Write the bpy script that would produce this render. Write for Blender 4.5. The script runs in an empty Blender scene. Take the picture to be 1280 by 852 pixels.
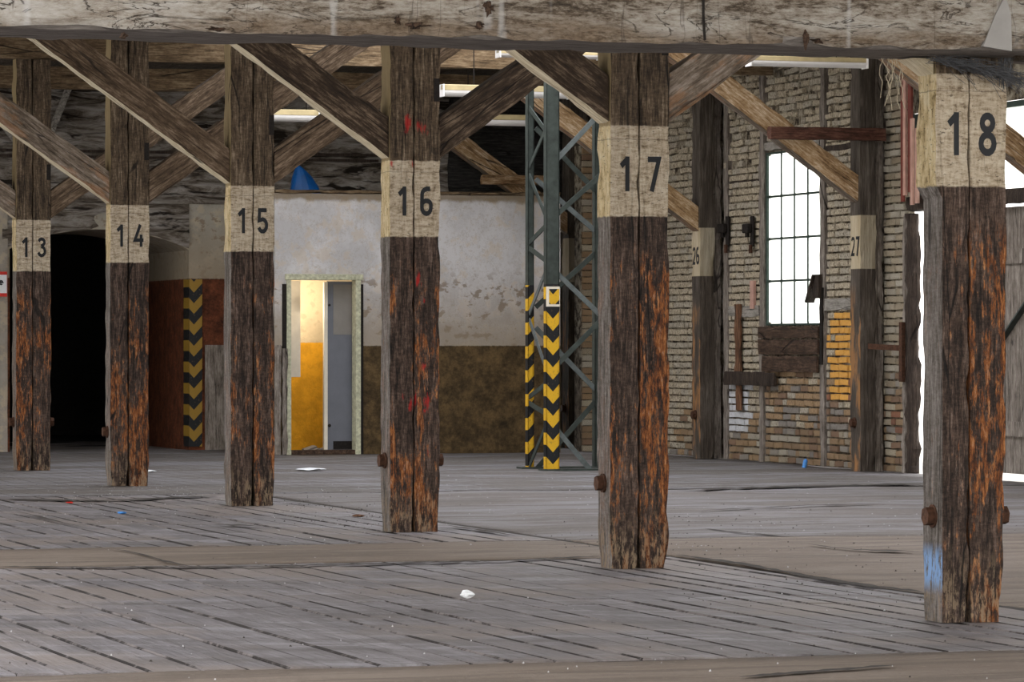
import bpy, bmesh, math, random
from mathutils import Vector, Matrix, noise

# ---------------------------------------------------------------- camera, light, exposure
C = bpy.context.scene.collection
S = bpy.context.scene
HOR = 428.0                                   # horizon row in the photograph
FPX = 5000.0                                  # focal length in pixels of a 1280 wide frame
CAMH = 1.4
cd = bpy.data.cameras.new('camera'); cam = bpy.data.objects.new('camera', cd); C.objects.link(cam)
cd.sensor_width = 36.0; cd.lens = 36.0 * FPX / 1280.0; cd.clip_start = 0.5; cd.clip_end = 400
cam.location = (0, 0, CAMH); cam.rotation_euler = (math.pi / 2 + 2.0 / FPX, 0, 0)
S.camera = cam
W = bpy.data.worlds.new('sky'); S.world = W; W.use_nodes = True
wn = W.node_tree; wn.nodes.clear()
wo = wn.nodes.new('ShaderNodeOutputWorld'); wb = wn.nodes.new('ShaderNodeBackground')
wt = wn.nodes.new('ShaderNodeTexCoord'); wx = wn.nodes.new('ShaderNodeSeparateXYZ'); wr = wn.nodes.new('ShaderNodeValToRGB')
wn.links.new(wt.outputs['Generated'], wx.inputs[0]); wn.links.new(wx.outputs['Z'], wr.inputs[0])
wr.color_ramp.elements[0].color = (1.0, 0.96, 0.9, 1); wr.color_ramp.elements[1].color = (0.90, 0.92, 1.0, 1)
wn.links.new(wr.outputs[0], wb.inputs[0]); wb.inputs[1].default_value = 1.0
wn.links.new(wb.outputs[0], wo.inputs[0])
S.view_settings.view_transform = 'Standard'; S.view_settings.look = 'None'
S.view_settings.gamma = 1; S.view_settings.use_curve_mapping = False
S.view_settings.exposure = 1.88

# ---------------------------------------------------------------- frame of the hall: c across (right), s along the rows (away)
PHI = math.atan2(0.302, 0.953)
CU = Vector((math.cos(PHI), math.sin(PHI), 0)); SU = Vector((-math.sin(PHI), math.cos(PHI), 0))
def H(c, s, z=0.0): return CU * c + SU * s + Vector((0, 0, z))
cp_, sp_ = math.cos(PHI), math.sin(PHI)
def c_at(px, s):
    k = (px - 640) / FPX
    return s * (sp_ + cp_ * k) / (cp_ - sp_ * k)
def s_at(px, c):
    k = (px - 640) / FPX
    return c * (cp_ - sp_ * k) / (sp_ + cp_ * k)
def z_at(py, c, s): return CAMH + (HOR - py) * (c * sp_ + s * cp_) / FPX
def depth(c, s): return c * sp_ + s * cp_
def floor_at(px, py):
    Y = CAMH * FPX / (py - HOR); X = (px - 640) / FPX * Y
    return X * cp_ + Y * sp_, -X * sp_ + Y * cp_

# ---------------------------------------------------------------- materials
class G:
    def __init__(g, name):
        g.m = bpy.data.materials.new(name); g.m.use_nodes = True
        g.t = g.m.node_tree; g.t.nodes.clear()
        g.o = g.n('ShaderNodeOutputMaterial'); g.b = g.n('ShaderNodeBsdfPrincipled')
        g.l(g.b.outputs[0], g.o.inputs[0])
        g.b.inputs['Specular IOR Level'].default_value = 0.3
        tc = g.n('ShaderNodeTexCoord'); g.obj = tc.outputs['Object']; g.nrm = tc.outputs['Normal']
        oi = g.n('ShaderNodeObjectInfo'); g.rand = oi.outputs['Random']
        cb = g.n('ShaderNodeCombineXYZ'); r = g.math('MULTIPLY', g.rand, 37.0)
        for i in range(3): g.l(r, cb.inputs[i])
        va = g.n('ShaderNodeVectorMath'); va.operation = 'ADD'; g.l(g.obj, va.inputs[0]); g.l(cb.outputs[0], va.inputs[1])
        g.P = va.outputs[0]
        sx = g.n('ShaderNodeSeparateXYZ'); g.l(g.obj, sx.inputs[0]); g.x, g.y, g.z = sx.outputs
    def n(g, k): return g.t.nodes.new(k)
    def l(g, a, b): g.t.links.new(a, b)
    def put(g, v, s):
        if isinstance(v, (int, float)): s.default_value = v
        elif isinstance(v, tuple): s.default_value = v if len(v) == 4 else (*v, 1)
        else: g.l(v, s)
    def math(g, op, a, b=0.0, c=None, clamp=False):
        m = g.n('ShaderNodeMath'); m.operation = op; m.use_clamp = clamp
        g.put(a, m.inputs[0]); g.put(b, m.inputs[1])
        if c is not None: g.put(c, m.inputs[2])
        return m.outputs[0]
    def map(g, v, sc, loc=(0, 0, 0), rot=(0, 0, 0)):
        m = g.n('ShaderNodeMapping'); g.l(v, m.inputs[0]); m.inputs['Scale'].default_value = sc
        m.inputs['Location'].default_value = loc; m.inputs['Rotation'].default_value = rot
        return m.outputs[0]
    def noise(g, sc=(1, 1, 1), scale=5, detail=5, rough=0.6, loc=(0, 0, 0), vec=None, dist=0.0):
        n = g.n('ShaderNodeTexNoise'); g.l(g.map(vec or g.P, sc, loc), n.inputs['Vector'])
        n.inputs['Scale'].default_value = scale; n.inputs['Detail'].default_value = detail
        n.inputs['Roughness'].default_value = rough; n.inputs['Distortion'].default_value = dist
        return n.outputs[0]
    def vor(g, sc=(1, 1, 1), scale=5, loc=(0, 0, 0), feature='DISTANCE_TO_EDGE'):
        n = g.n('ShaderNodeTexVoronoi'); n.feature = feature; g.l(g.map(g.P, sc, loc), n.inputs['Vector'])
        n.inputs['Scale'].default_value = scale
        return n.outputs[0]
    def ramp(g, f, stops):
        r = g.n('ShaderNodeValToRGB'); g.put(f, r.inputs[0]); e = r.color_ramp.elements
        while len(e) < len(stops): e.new(0.5)
        for k, (p, c) in zip(e, stops):
            k.position = p; k.color = (c, c, c, 1) if isinstance(c, (int, float)) else (*c, 1)
        return r.outputs[0]
    def step(g, f, a, b):
        m = g.n('ShaderNodeMapRange'); m.interpolation_type = 'SMOOTHSTEP'; g.put(f, m.inputs[0])
        lo, hi = min(a, b), max(a, b); m.inputs[1].default_value = lo; m.inputs[2].default_value = hi
        m.inputs[3].default_value = 0.0 if a < b else 1.0; m.inputs[4].default_value = 1.0 if a < b else 0.0
        return m.outputs[0]
    def mix(g, f, a, b, mode='MIX'):
        m = g.n('ShaderNodeMix'); m.data_type = 'RGBA'; m.blend_type = mode; m.clamp_factor = True
        g.put(f, m.inputs[0]); g.put(a, m.inputs[6]); g.put(b, m.inputs[7])
        return m.outputs[2]
    def mul(g, a, b): return g.math('MULTIPLY', a, b)
    def band(g, v, lo, hi, w): return g.mul(g.step(v, lo - w, lo + w), g.step(v, hi + w, hi - w))
    def done(g, col, rough=0.85, h=None, strength=0.5, dist=0.02, metal=0.0, spec=None):
        g.put(col, g.b.inputs['Base Color']); g.put(rough, g.b.inputs['Roughness']); g.put(metal, g.b.inputs['Metallic'])
        if spec is not None: g.b.inputs['Specular IOR Level'].default_value = spec
        if h is not None:
            b = g.n('ShaderNodeBump'); b.inputs['Strength'].default_value = strength; b.inputs['Distance'].default_value = dist
            g.put(h, b.inputs['Height']); g.l(b.outputs[0], g.b.inputs['Normal'])
        return g.m

def post_mat(name, side=False, red=False, orange=1.0, blue=False, thr=.56):
    g = G(name)
    wob = g.math('MULTIPLY_ADD', g.noise(scale=18, detail=3), 0.02, -0.01)
    z = g.math('ADD', g.z, wob)
    fine = g.noise((1, 1, .09), 75, 6, .8); mid = g.noise((1, 1, .14), 16, 6, .72); big = g.noise((1, 1, .4), 3.2, 4, .65)
    blot = g.noise((1, 1, .22), 38, 6, .8, (3, 1, 7)); tick = g.noise((1, 1, 2.6), 22, 5, .75, (6, 3, 2))
    f = g.math('ADD', g.math('ADD', g.mul(fine, .46), g.mul(mid, .36)), g.mul(tick, .18))
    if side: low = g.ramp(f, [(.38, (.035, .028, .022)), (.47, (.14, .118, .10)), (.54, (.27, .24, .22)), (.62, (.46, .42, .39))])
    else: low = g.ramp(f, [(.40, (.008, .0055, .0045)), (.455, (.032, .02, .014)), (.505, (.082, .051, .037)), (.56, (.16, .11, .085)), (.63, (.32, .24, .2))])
    wear = g.math('ADD', g.math('ADD', g.mul(mid, .34), g.mul(blot, .33)), g.mul(big, .33))
    ed = g.math('ADD', wear, g.mul(g.step(g.math('ABSOLUTE', g.x), .12, .2), .03))
    wm = g.step(ed, thr - .025, thr + .012)
    wm = g.mul(wm, g.step(z, 2.05, 1.8)); wm = g.mul(wm, orange)
    oc = g.ramp(g.math('ADD', g.mul(blot, .55), g.mul(fine, .45)), [(.41, (.03, .012, .006)), (.48, (.13, .042, .014)), (.54, (.34, .115, .028)), (.62, (.66, .31, .12))])
    low = g.mix(wm, low, oc)
    grime = g.mul(g.step(blot, .47, .42), .75); low = g.mix(g.mul(grime, .0 if side else .8), low, (.012, .008, .006))
    pale = g.mul(g.step(blot, .58, .64), g.step(big, .47, .6)); low = g.mix(g.mul(pale, .6), low, (.36, .29, .25))
    dusty = g.mul(g.step(g.math('ADD', g.z, g.mul(mid, .5)), .66, .3), g.step(blot, .5, .56)); low = g.mix(g.mul(dusty, .8), low, (.34, .25, .16))
    top = g.ramp(f, [(.39, (.014, .009, .006)), (.46, (.06, .04, .024)), (.53, (.15, .105, .065)), (.62, (.4, .31, .22))])
    if side: top = g.mix(.7, top, (.5, .38, .2))  # straw tint puts light from the left into the side face
    q = g.math('ADD', g.mul(g.noise((1, 1, 3.4), 14, 6, .75), .6), g.mul(blot, .4))
    bc = g.ramp(q, [(.38, (.17, .12, .075)), (.44, (.42, .33, .225)), (.51, (.6, .5, .37)), (.6, (.74, .66, .53))])
    if side: bc = g.ramp(g.math('ADD', g.mul(g.noise((1, 1, .5), 14, 6, .75), .6), g.mul(blot, .4)), [(.38, (.16, .11, .04)), (.45, (.6, .45, .23)), (.53, (.8, .66, .4)), (.62, (.9, .8, .6))])  # brighter cream on the side face paints light from the left
    pits = g.step(g.noise((1, 1, 2.2), 30, 4, .7, (1, 4, 2)), .60, .65); bc = g.mix(g.mul(pits, .75), bc, (.08, .05, .03))
    ln = g.band(z, 2.655, 2.659, .003); bc = g.mix(g.mul(ln, .7), bc, (.12, .08, .05))
    bm = g.band(z, 2.18, 2.74, .006)
    col = g.mix(bm, g.mix(g.step(z, 2.4, 2.5), low, top), bc)
    crack = g.step(g.vor((1.0, 1.0, .07), 9, (2, 2, 3)), .02, .008)
    crack = g.mul(crack, g.step(g.noise((1, 1, .3), 3, 2, .5, (8, 8, 8)), .5, .56)); crack = g.mul(crack, g.math('SUBTRACT', 1.0, g.mul(bm, .8)))
    col = g.mix(g.mul(crack, .85), col, (.006, .004, .003)); mid = g.math('ADD', mid, blot)
    if red:
        for (x, zz, r) in ((-.005, .96, .11), (.085, .96, .10), (.075, .90, .045), (-.09, 1.0, .06), (.06, 1.22, .08), (.03, 1.86, .09), (.07, 1.7, .05), (-.06, 3.02, .10), (.06, 2.98, .12), (-.02, 2.72, .06), (-.18, 2.72, .05), (.1, .6, .05)):
            d = g.math('SQRT', g.math('ADD', g.math('POWER', g.math('ABSOLUTE', g.math('SUBTRACT', g.x, x)), 2.0), g.math('POWER', g.math('ABSOLUTE', g.mul(g.math('SUBTRACT', g.z, zz), .55)), 2.0)))
            f = g.step(g.math('ADD', d, g.mul(g.noise((1, 1, .25), 26, 4, .7), r * 1.9)), r * 1.25, r * .85)
            col = g.mix(g.mul(f, .8), col, (.55, .015, .015))
    if blue:
        f = g.mul(g.band(g.z, .18, .36, .05), g.step(blot, .42, .5)); col = g.mix(f, col, (.3, .5, .85))
    hh = g.math('ADD', g.mul(fine, .5), g.math('ADD', mid, g.mul(crack, -.9)))
    return g.done(col, .8, hh, 1.0, .03)

def timber_mat(name, c0, c1, c2, axis='x', orange=0.0, tilt=0.0):
    g = G(name)
    if tilt: g.P = g.map(g.P, (1, 1, 1), rot=(0, tilt, 0))
    sc = {'x': (.07, 1, 1), 'y': (1, .07, 1), 'z': (1, 1, .07)}[axis]
    s2 = tuple(.3 if v < 1 else 1 for v in sc)
    fine = g.noise(sc, 55, 6, .7); mid = g.noise(s2, 12, 5, .7, (4, 2, 2))
    fleck = g.noise(s2, 38, 6, .8, (7, 7, 1))
    f = g.math('ADD', g.math('ADD', g.mul(fine, .4), g.mul(mid, .3)), g.mul(fleck, .3))
    col = g.ramp(f, [(.39, c0), (.5, c1), (.61, c2)])
    if orange: col = g.mix(g.mul(g.step(g.noise(s2, 5, 5, .7, (1, 7, 3)), .52, .6), orange), col, (.5, .2, .05))
    crack = g.mul(g.step(g.vor(sc, 8, (2, 2, 3)), .02, .006), g.step(g.noise(s2, 2, 2), .45, .55)); col = g.mix(g.mul(crack, .8), col, (.008, .005, .004))
    return g.done(col, .82, g.math('ADD', f, g.mul(crack, -.8)), .8, .02)

def plain(name, col, rough=.7, metal=0.0, var=.25, scale=20, bump=.3):
    g = G(name); n = g.noise(scale=scale)
    c = g.ramp(n, [(.3, tuple(v * (1 - var) for v in col)), (.7, tuple(min(1, v * (1 + var)) for v in col))])
    return g.done(c, rough, n, bump, .01, metal)

def brick_mat(name, a, b, dirt=.3):
    g = G(name)
    c = g.mix(g.rand, a, b); n = g.noise(scale=34, detail=6, rough=.8)
    c = g.mix(g.mul(g.step(n, .5, .6), dirt), c, (.11, .08, .055)); c = g.mix(g.mul(g.step(n, .45, .38), dirt), c, tuple(min(1, v * 1.5) for v in a))
    return g.done(c, .9, n, .8, .012)

def hazard_mat(name, sgn=2, period=.265, x0=0.0, col=(.72, .42, .02), axis='x'):
    g = G(name); a = g.x if axis == 'x' else g.y
    d = g.math('SUBTRACT', a, x0)
    if sgn == 2: d = g.math('ABSOLUTE', d)
    else: d = g.mul(d, float(sgn))
    f = g.math('FRACT', g.math('DIVIDE', g.math('ADD', g.math('ADD', g.z, g.math('MULTIPLY', d, -1.1)), 10.0), period))
    n = g.noise(scale=30, detail=5)
    y = g.mix(g.mul(g.step(n, .55, .65), .5), col, (.25, .15, .04))
    k = g.mix(g.mul(g.step(n, .6, .66), .4), (.012, .013, .015), (.2, .13, .06))
    return g.done(g.mix(g.step(f, .49, .51), k, y), .6, n, .3, .005)

M = {}
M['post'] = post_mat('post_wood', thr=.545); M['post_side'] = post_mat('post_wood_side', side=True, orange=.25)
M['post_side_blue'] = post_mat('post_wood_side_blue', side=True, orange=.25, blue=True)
M['post_hot'] = post_mat('post_wood_worn_orange', thr=.515); M['post_red'] = post_mat('post_wood_red_paint', red=True, thr=.545)
M['post_dull'] = post_mat('post_wood_dull', orange=.9, thr=.565)
M['brace'] = timber_mat('brace_wood', (.022, .013, .007), (.085, .055, .033), (.24, .175, .12))
M['brace_grey'] = timber_mat('grey_brace_wood', (.04, .03, .02), (.17, .135, .1), (.38, .32, .27), orange=.25)
M['brace_pale'] = timber_mat('pale_brace_edge', (.3, .24, .15), (.6, .52, .37), (.8, .74, .6))  # paler than the timber: daylight from the left put into the colour
SL = math.atan(.705)
for tn, sg in (('_l', -1), ('_r', 1)):
    M['brace' + tn] = timber_mat('brown_brace' + tn, (.025, .015, .008), (.10, .066, .04), (.27, .2, .14), tilt=sg * SL)
    M['brace_dark' + tn] = timber_mat('dark_brace' + tn, (.010, .006, .004), (.042, .026, .015), (.2, .145, .1), tilt=sg * SL)
    M['brace_grey' + tn] = timber_mat('grey_brace' + tn, (.04, .03, .02), (.18, .14, .105), (.4, .34, .29), orange=.25, tilt=sg * SL)
    M['brace_tan' + tn] = timber_mat('tan_brace' + tn, (.12, .06, .025), (.42, .27, .14), (.8, .66, .5), tilt=sg * SL)  # light tan paints warm sunlight on the wall braces
M['brace_pale_l'] = timber_mat('pale_brace_edge_l', (.3, .24, .15), (.6, .52, .37), (.8, .74, .6), tilt=-SL)  # left light on the brace, put into the colour
M['brace_tan'] = timber_mat('tan_brace_wood', (.10, .05, .02), (.36, .22, .11), (.72, .55, .38))
M['girder'] = timber_mat('girder_wood', (.04, .025, .012), (.15, .1, .055), (.32, .24, .15))
M['dark'] = timber_mat('dark_wood', (.012, .008, .006), (.035, .024, .018), (.09, .065, .05), axis='z')
M['grey_stud'] = timber_mat('grey_stud_wood', (.06, .05, .04), (.2, .17, .145), (.38, .34, .3), axis='z')
M['grey_rail'] = timber_mat('grey_rail_wood', (.1, .09, .08), (.27, .25, .22), (.4, .37, .34), axis='y')
M['board'] = timber_mat('brown_board', (.015, .009, .006), (.055, .032, .02), (.15, .095, .065), axis='y')
M['plank_rust'] = timber_mat('rust_brown_plank', (.03, .014, .008), (.13, .06, .03), (.3, .17, .1), axis='z')
M['redwood'] = timber_mat('red_brown_timber', (.02, .008, .005), (.09, .035, .022), (.2, .1, .07))
M['roof'] = timber_mat('roof_board', (.03, .022, .015), (.09, .07, .05), (.2, .16, .12), axis='y')
M['gable_shade'] = timber_mat('gable_shade_wood', (.008, .008, .008), (.028, .027, .026), (.07, .065, .06))  # near-black: the gable's lack of light put into the colour
M['steel'] = plain('green_grey_steel', (.05, .062, .055), .55, .2, .3, 12)
M['steel_light'] = plain('worn_grey_steel', (.13, .15, .15), .5, .3, .3, 12)
M['rust'] = plain('rusted_iron', (.075, .035, .02), .8, .3, .5, 40)
M['iron'] = plain('black_iron', (.02, .016, .014), .8, .3, .4, 40)
M['black'] = plain('black_stencil_paint', (.008, .009, .012), .6, 0, .2, 40, .1)
M['void'] = plain('unlit_passage_plaster', (.035, .035, .035), .9)  # darkness of the deep passage put into the near-black colour
M['cement'] = plain('smooth_grey_cement', (.30, .29, .28), .9, 0, .12, 6)
M['lamp_cream'] = plain('cream_enamel', (.55, .45, .25), .5, 0, .15, 8)
M['lamp_white'] = plain('white_lamp_plastic', (.86, .84, .82), .35, 0, .06, 5)
M['frame'] = plain('pale_green_frame_paint', (.5, .5, .36), .6, 0, .35, 25)
M['white_paint'] = plain('white_paint', (.8, .74, .62), .6, 0, .08, 8)
M['door_grey'] = plain('grey_door_paint', (.16, .17, .2), .55, 0, .08, 5)
M['door_panel'] = plain('lighter_grey_door_panel', (.24, .225, .21), .6, 0, .08, 5)
M['paper'] = plain('white_paper', (.85, .88, .9), .6, 0, .1, 30)
M['grit_pale'] = plain('pale_plaster_grit', (.5, .49, .5), .9, 0, .3, 30)
M['blue'] = plain('blue_tarp_plastic', (.005, .075, .26), .4, 0, .25, 8)
M['bright_blue'] = plain('bright_blue_plastic', (.08, .3, .75), .4)
M['pink'] = plain('pinkish_slat', (.5, .3, .24), .6, 0, .2, 8)
M['red_slat'] = plain('dark_red_slat', (.16, .035, .025), .6, 0, .3, 8)
M['hay'] = plain('grey_straw', (.085, .088, .096), .7, 0, .5, 30)
M['hay_pale'] = plain('pale_straw', (.42, .36, .26), .7, 0, .3, 30)
M['batten_orange'] = plain('faded_orange_batten', (.38, .11, .04), .7)
M['sign_red'] = plain('red_sign_paint', (.6, .03, .02), .5)
M['sign_white'] = plain('white_sign_face', (.75, .77, .8), .5, 0, .05)
M['sign_blue'] = plain('blue_sign_ink', (.04, .08, .28), .5)
M['hazard'] = hazard_mat('hazard_chevrons'); M['hazard_diag'] = hazard_mat('hazard_diagonals', 1, axis='x')
M['hazard_wall'] = hazard_mat('wall_hazard_chevrons', 2, .277, 0.06, (.3, .18, .025))
M['muntin'] = plain('dark_green_glazing_bar', (.03, .05, .04), .6)

def glass():
    g = G('frosted_window_glass'); t = g.n('ShaderNodeBsdfTransparent'); gl = g.n('ShaderNodeBsdfTranslucent'); gl.inputs[0].default_value = (.93, .96, .93, 1)
    t.inputs[0].default_value = (.95, .98, .96, 1); mx = g.n('ShaderNodeMixShader'); mx.inputs[0].default_value = .6
    g.l(t.outputs[0], mx.inputs[1]); g.l(gl.outputs[0], mx.inputs[2]); g.l(mx.outputs[0], g.o.inputs[0]); return g.m
M['glass'] = glass()

def beam_paint():
    g = G('chipped_limewash_on_beam')
    big = g.noise((.35, 1, 1), 2.2, 5, .6); mid = g.noise((.35, 1, 1.3), 9, 7, .72, dist=.6); fine = g.noise((.45, 1, 1.6), 45, 6, .8)
    f = g.math('ADD', g.math('ADD', g.mul(big, .3), g.mul(mid, .4)), g.mul(fine, .3))
    c = g.ramp(f, [(.40, (.035, .026, .018)), (.445, (.13, .10, .072)), (.48, (.29, .25, .205)), (.53, (.43, .395, .345)), (.62, (.56, .54, .51))])
    lowb = g.step(g.math('ADD', g.z, g.mul(g.math('SUBTRACT', big, .5), .3)), .13, .03); brn = g.mul(g.mul(lowb, g.step(g.noise((.25, 1, 1), 4, 5, .7, (3, 3, 3)), .36, .52)), .8)
    c = g.mix(brn, c, g.ramp(fine, [(.3, (.07, .045, .025)), (.7, (.3, .22, .15))]))
    wl = g.mul(g.band(g.noise((.3, 1, 1.4), 7, 5, .6, (7, 1, 4), dist=1.2), .49, .505, .004), g.step(big, .42, .56)); c = g.mix(g.mul(wl, .8), c, (.05, .035, .025))
    vc = g.mul(g.band(g.noise((1, 1, .1), 2.2, 4, .6, (2, 9, 1)), .5, .503, .002), .6); c = g.mix(vc, c, (.06, .045, .035))
    drip = g.mul(g.step(g.noise((1, 1, .07), 5, 3, .6, (4, 4, 4)), .62, .70), .6); c = g.mix(drip, c, (.62, .61, .6))
    under = g.step(g.math('ABSOLUTE', g.z), .012, .0); c = g.mix(g.mul(under, .0), c, c)
    return g.done(c, .85, g.math('SUBTRACT', f, g.mul(wl, .3)), 1.0, .05)
M['beam'] = beam_paint()
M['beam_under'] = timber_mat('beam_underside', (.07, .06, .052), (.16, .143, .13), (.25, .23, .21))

def wall_plaster(name, dado, hi, lo, dirt=(.2, .14, .09), top=None, stain=1.0):
    g = G(name); n1 = g.noise(scale=1.3, detail=5); n2 = g.noise(scale=5, detail=7, rough=.7); n3 = g.noise(scale=22, detail=5, rough=.7)
    z = g.math('ADD', g.z, g.mul(g.math('SUBTRACT', n3, .5), .03))
    c = g.mix(g.step(n1, .4, .62), hi, tuple(v * .78 for v in hi))
    c = g.mix(g.mul(g.step(n2, .51, .58), .35 * stain), c, (.58, .45, .29)); c = g.mix(g.mul(g.step(n3, .56, .62), .3 * stain), c, (.4, .33, .25))
    sm = g.mul(g.step(g.noise(scale=7, detail=4, loc=(3, 3, 3), sc=(1, 1, 1.3)), .56, .62), g.step(g.z, dado + 1.05, dado + .7)); c = g.mix(g.mul(sm, .75 * stain), c, dirt)
    gr = g.mul(g.step(g.math('ADD', g.z, g.mul(n2, 1.0)), dado + 1.5, dado + .5), .8 * stain); c = g.mix(gr, c, (.3, .24, .17))
    bl = g.band(n2, .485, .5, .004); c = g.mix(g.mul(bl, .35 * stain), c, (.3, .24, .17))
    if top: tm = g.step(g.math('ADD', g.z, g.mul(n2, .12)), top - .03, top + .03); c = g.mix(g.mul(tm, .8), c, (.2, .14, .07))
    lc = g.ramp(g.math('ADD', g.mul(n2, .6), g.mul(n3, .4)), [(.36, tuple(v * .3 for v in lo)), (.5, lo), (.66, tuple(v * 2.2 for v in lo))])
    if stain < .5: lc = g.mix(g.step(n2, .4, .6), lo, tuple(v * 1.25 for v in lo))
    c = g.mix(g.step(z, dado + .008, dado - .008), c, lc)
    return g.done(c, .85, g.math('ADD', n2, g.mul(n3, .5)), .6, .025)
M['white_wall'] = wall_plaster('limewashed_plaster_with_brown_dado', 1.36, (.66, .65, .66), (.08, .052, .022), top=3.24)
M['arch_wall'] = wall_plaster('dim_plaster_with_rust_dado', 2.23, (.4, .38, .33), (.10, .03, .012))
M['arch_left'] = wall_plaster('grey_lime_wall', -1, (.34, .31, .27), (.2, .17, .14))
M['yellow_wall'] = wall_plaster('yellow_room_paint', 1.40, (.8, .66, .44), (.62, .3, .015), stain=.25)
def rough_wall():
    g = G('flaking_whitewash_rubble'); n = g.noise((.4, 1, 1.8), 5, 7, .7, dist=.8); n2 = g.noise((.3, 1, 2.5), 2.4, 5, .65, (4, 4, 4), dist=.6)
    c = g.ramp(n, [(.34, (.03, .022, .015)), (.44, (.14, .115, .09)), (.56, (.33, .3, .27)), (.7, (.46, .44, .42))])
    c = g.mix(g.step(n2, .44, .38), c, (.02, .014, .01))
    return g.done(c, .9, g.math('ADD', n, n2), 1.0, .08)
M['rough_wall'] = rough_wall()
def mortar():
    g = G('limewashed_mortar'); n = g.noise(scale=9, detail=7, rough=.7); hi = g.step(g.math('ADD', g.z, g.mul(n, .8)), 1.1, 1.7)
    lo = g.ramp(n, [(.4, (.06, .045, .03)), (.6, (.25, .2, .145))]); up = g.ramp(n, [(.41, (.03, .02, .013)), (.48, (.16, .13, .09)), (.6, (.38, .34, .265))])
    return g.done(g.mix(hi, lo, up), .95, n, 1.0, .04)
M['mortar'] = mortar()
BM = {'wash': brick_mat('limewashed_brick', (.46, .40, .30), (.30, .245, .17), .8), 'wash2': brick_mat('grey_washed_brick', (.38, .34, .27), (.5, .46, .38), .75),
      'tan': brick_mat('tan_brick', (.34, .23, .13), (.26, .18, .11), .5), 'brown': brick_mat('brown_brick', (.2, .13, .085), (.27, .17, .11), .5),
      'red': brick_mat('red_brick', (.27, .12, .07), (.2, .1, .065), .5), 'orange': brick_mat('orange_painted_brick', (.72, .38, .085), (.6, .3, .07), .18),
      'white': brick_mat('white_painted_brick', (.58, .59, .62), (.5, .5, .5), .25), 'grey': brick_mat('grey_brick', (.22, .2, .18), (.3, .27, .23), .4)}

def plank_mat():
    g = G('dusty_floor_plank'); f = g.noise((1, .05, 1), 45, 6, .7); m = g.noise((1, .18, 1), 7, 5, .65, (2, 2, 2)); w = g.n('ShaderNodeNewGeometry')
    P0 = w.outputs['Position']; big = g.noise(scale=.55, detail=5, vec=P0); sp = g.noise(scale=18, detail=6, rough=.85, vec=P0); stk = g.noise((.25, 1.2, 1), 2.2, 6, .75, vec=P0)
    c = g.ramp(g.math('ADD', g.mul(f, .5), g.mul(m, .5)), [(.32, (.09, .08, .08)), (.5, (.20, .184, .19)), (.66, (.33, .31, .325))])
    c = g.mix(g.mul(g.rand, .3), c, (.11, .105, .115)); c = g.mix(g.mul(g.step(stk, .52, .6), .55), c, (.105, .095, .09)); c = g.mix(g.mul(g.step(stk, .46, .4), .5), c, (.36, .35, .37)); c = g.mix(g.mul(g.step(sp, .44, .38), .6), c, (.08, .07, .065))
    c = g.mix(g.mul(g.step(big, .47, .62), .6), c, (.25, .205, .175)); c = g.mix(g.mul(g.step(sp, .6, .68), .4), c, (.42, .41, .44))
    return g.done(c, g.ramp(m, [(.3, .5), (.7, .75)]), g.math('ADD', f, m), .7, .02, spec=.35)
M['plank'] = plank_mat()
def joint_mat():
    g = G('joint_dirt_and_shade'); w = g.n('ShaderNodeNewGeometry').outputs['Position']; a = g.noise(scale=1.6, detail=5, rough=.7, vec=w); b = g.noise(scale=30, detail=3, vec=w)
    c = g.mix(g.step(g.math('ADD', g.mul(a, .8), g.mul(b, .2)), .47, .56), (.022, .018, .016), (.17, .15, .145)); return g.done(c, .95, b, .5, .01)
M['joint'] = joint_mat()  # dark joints: packed dirt plus the shade of gaps too shallow to show
def dust_mat(name, base, pale, seam=0.0, lines=0.0):
    g = G(name); a = g.noise((.5, 1, 1), 1.1, 6, .7); b = g.noise(scale=18, detail=6, rough=.85); n3 = g.noise((1, .12, 1), 6, 5, .7); cx = g.noise((.15, 1.2, 1), 3.5, 5, .7, (3, 3, 3))
    c = g.mix(g.step(a, .4, .62), base, pale); c = g.mix(g.mul(g.step(cx, .5, .57), .7), c, tuple(v * .75 for v in base))
    c = g.mix(g.mul(g.step(b, .56, .66), .5), c, tuple(min(1, v * 1.7) for v in pale)); c = g.mix(g.mul(g.step(b, .4, .32), .6), c, tuple(v * .35 for v in base))
    h = g.math('ADD', b, n3)
    if lines:
        q = g.math('FRACT', g.math('DIVIDE', g.math('ADD', g.x, g.mul(b, .02)), .21)); q = g.mul(g.step(q, .09, .03), g.step(a, .38, .5)); c = g.mix(g.mul(q, lines), c, (.05, .045, .04)); h = g.math('SUBTRACT', h, q)
    return g.done(c, .72, h, .8, .03, spec=.35)
M['dust_brown'] = dust_mat('brown_floor_dust', (.205, .16, .125), (.26, .21, .17))
M['dust_far'] = dust_mat('grey_floor_dust', (.17, .15, .135), (.27, .26, .275), lines=.65)
M['dust_side'] = dust_mat('side_floor_dust', (.19, .165, .15), (.27, .255, .26))
M['earth'] = plain('dirt_under_planks', (.05, .042, .036), .95, 0, .4, 8)
M['yard'] = plain('pale_concrete_yard', (.6, .58, .52), .9)

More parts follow.
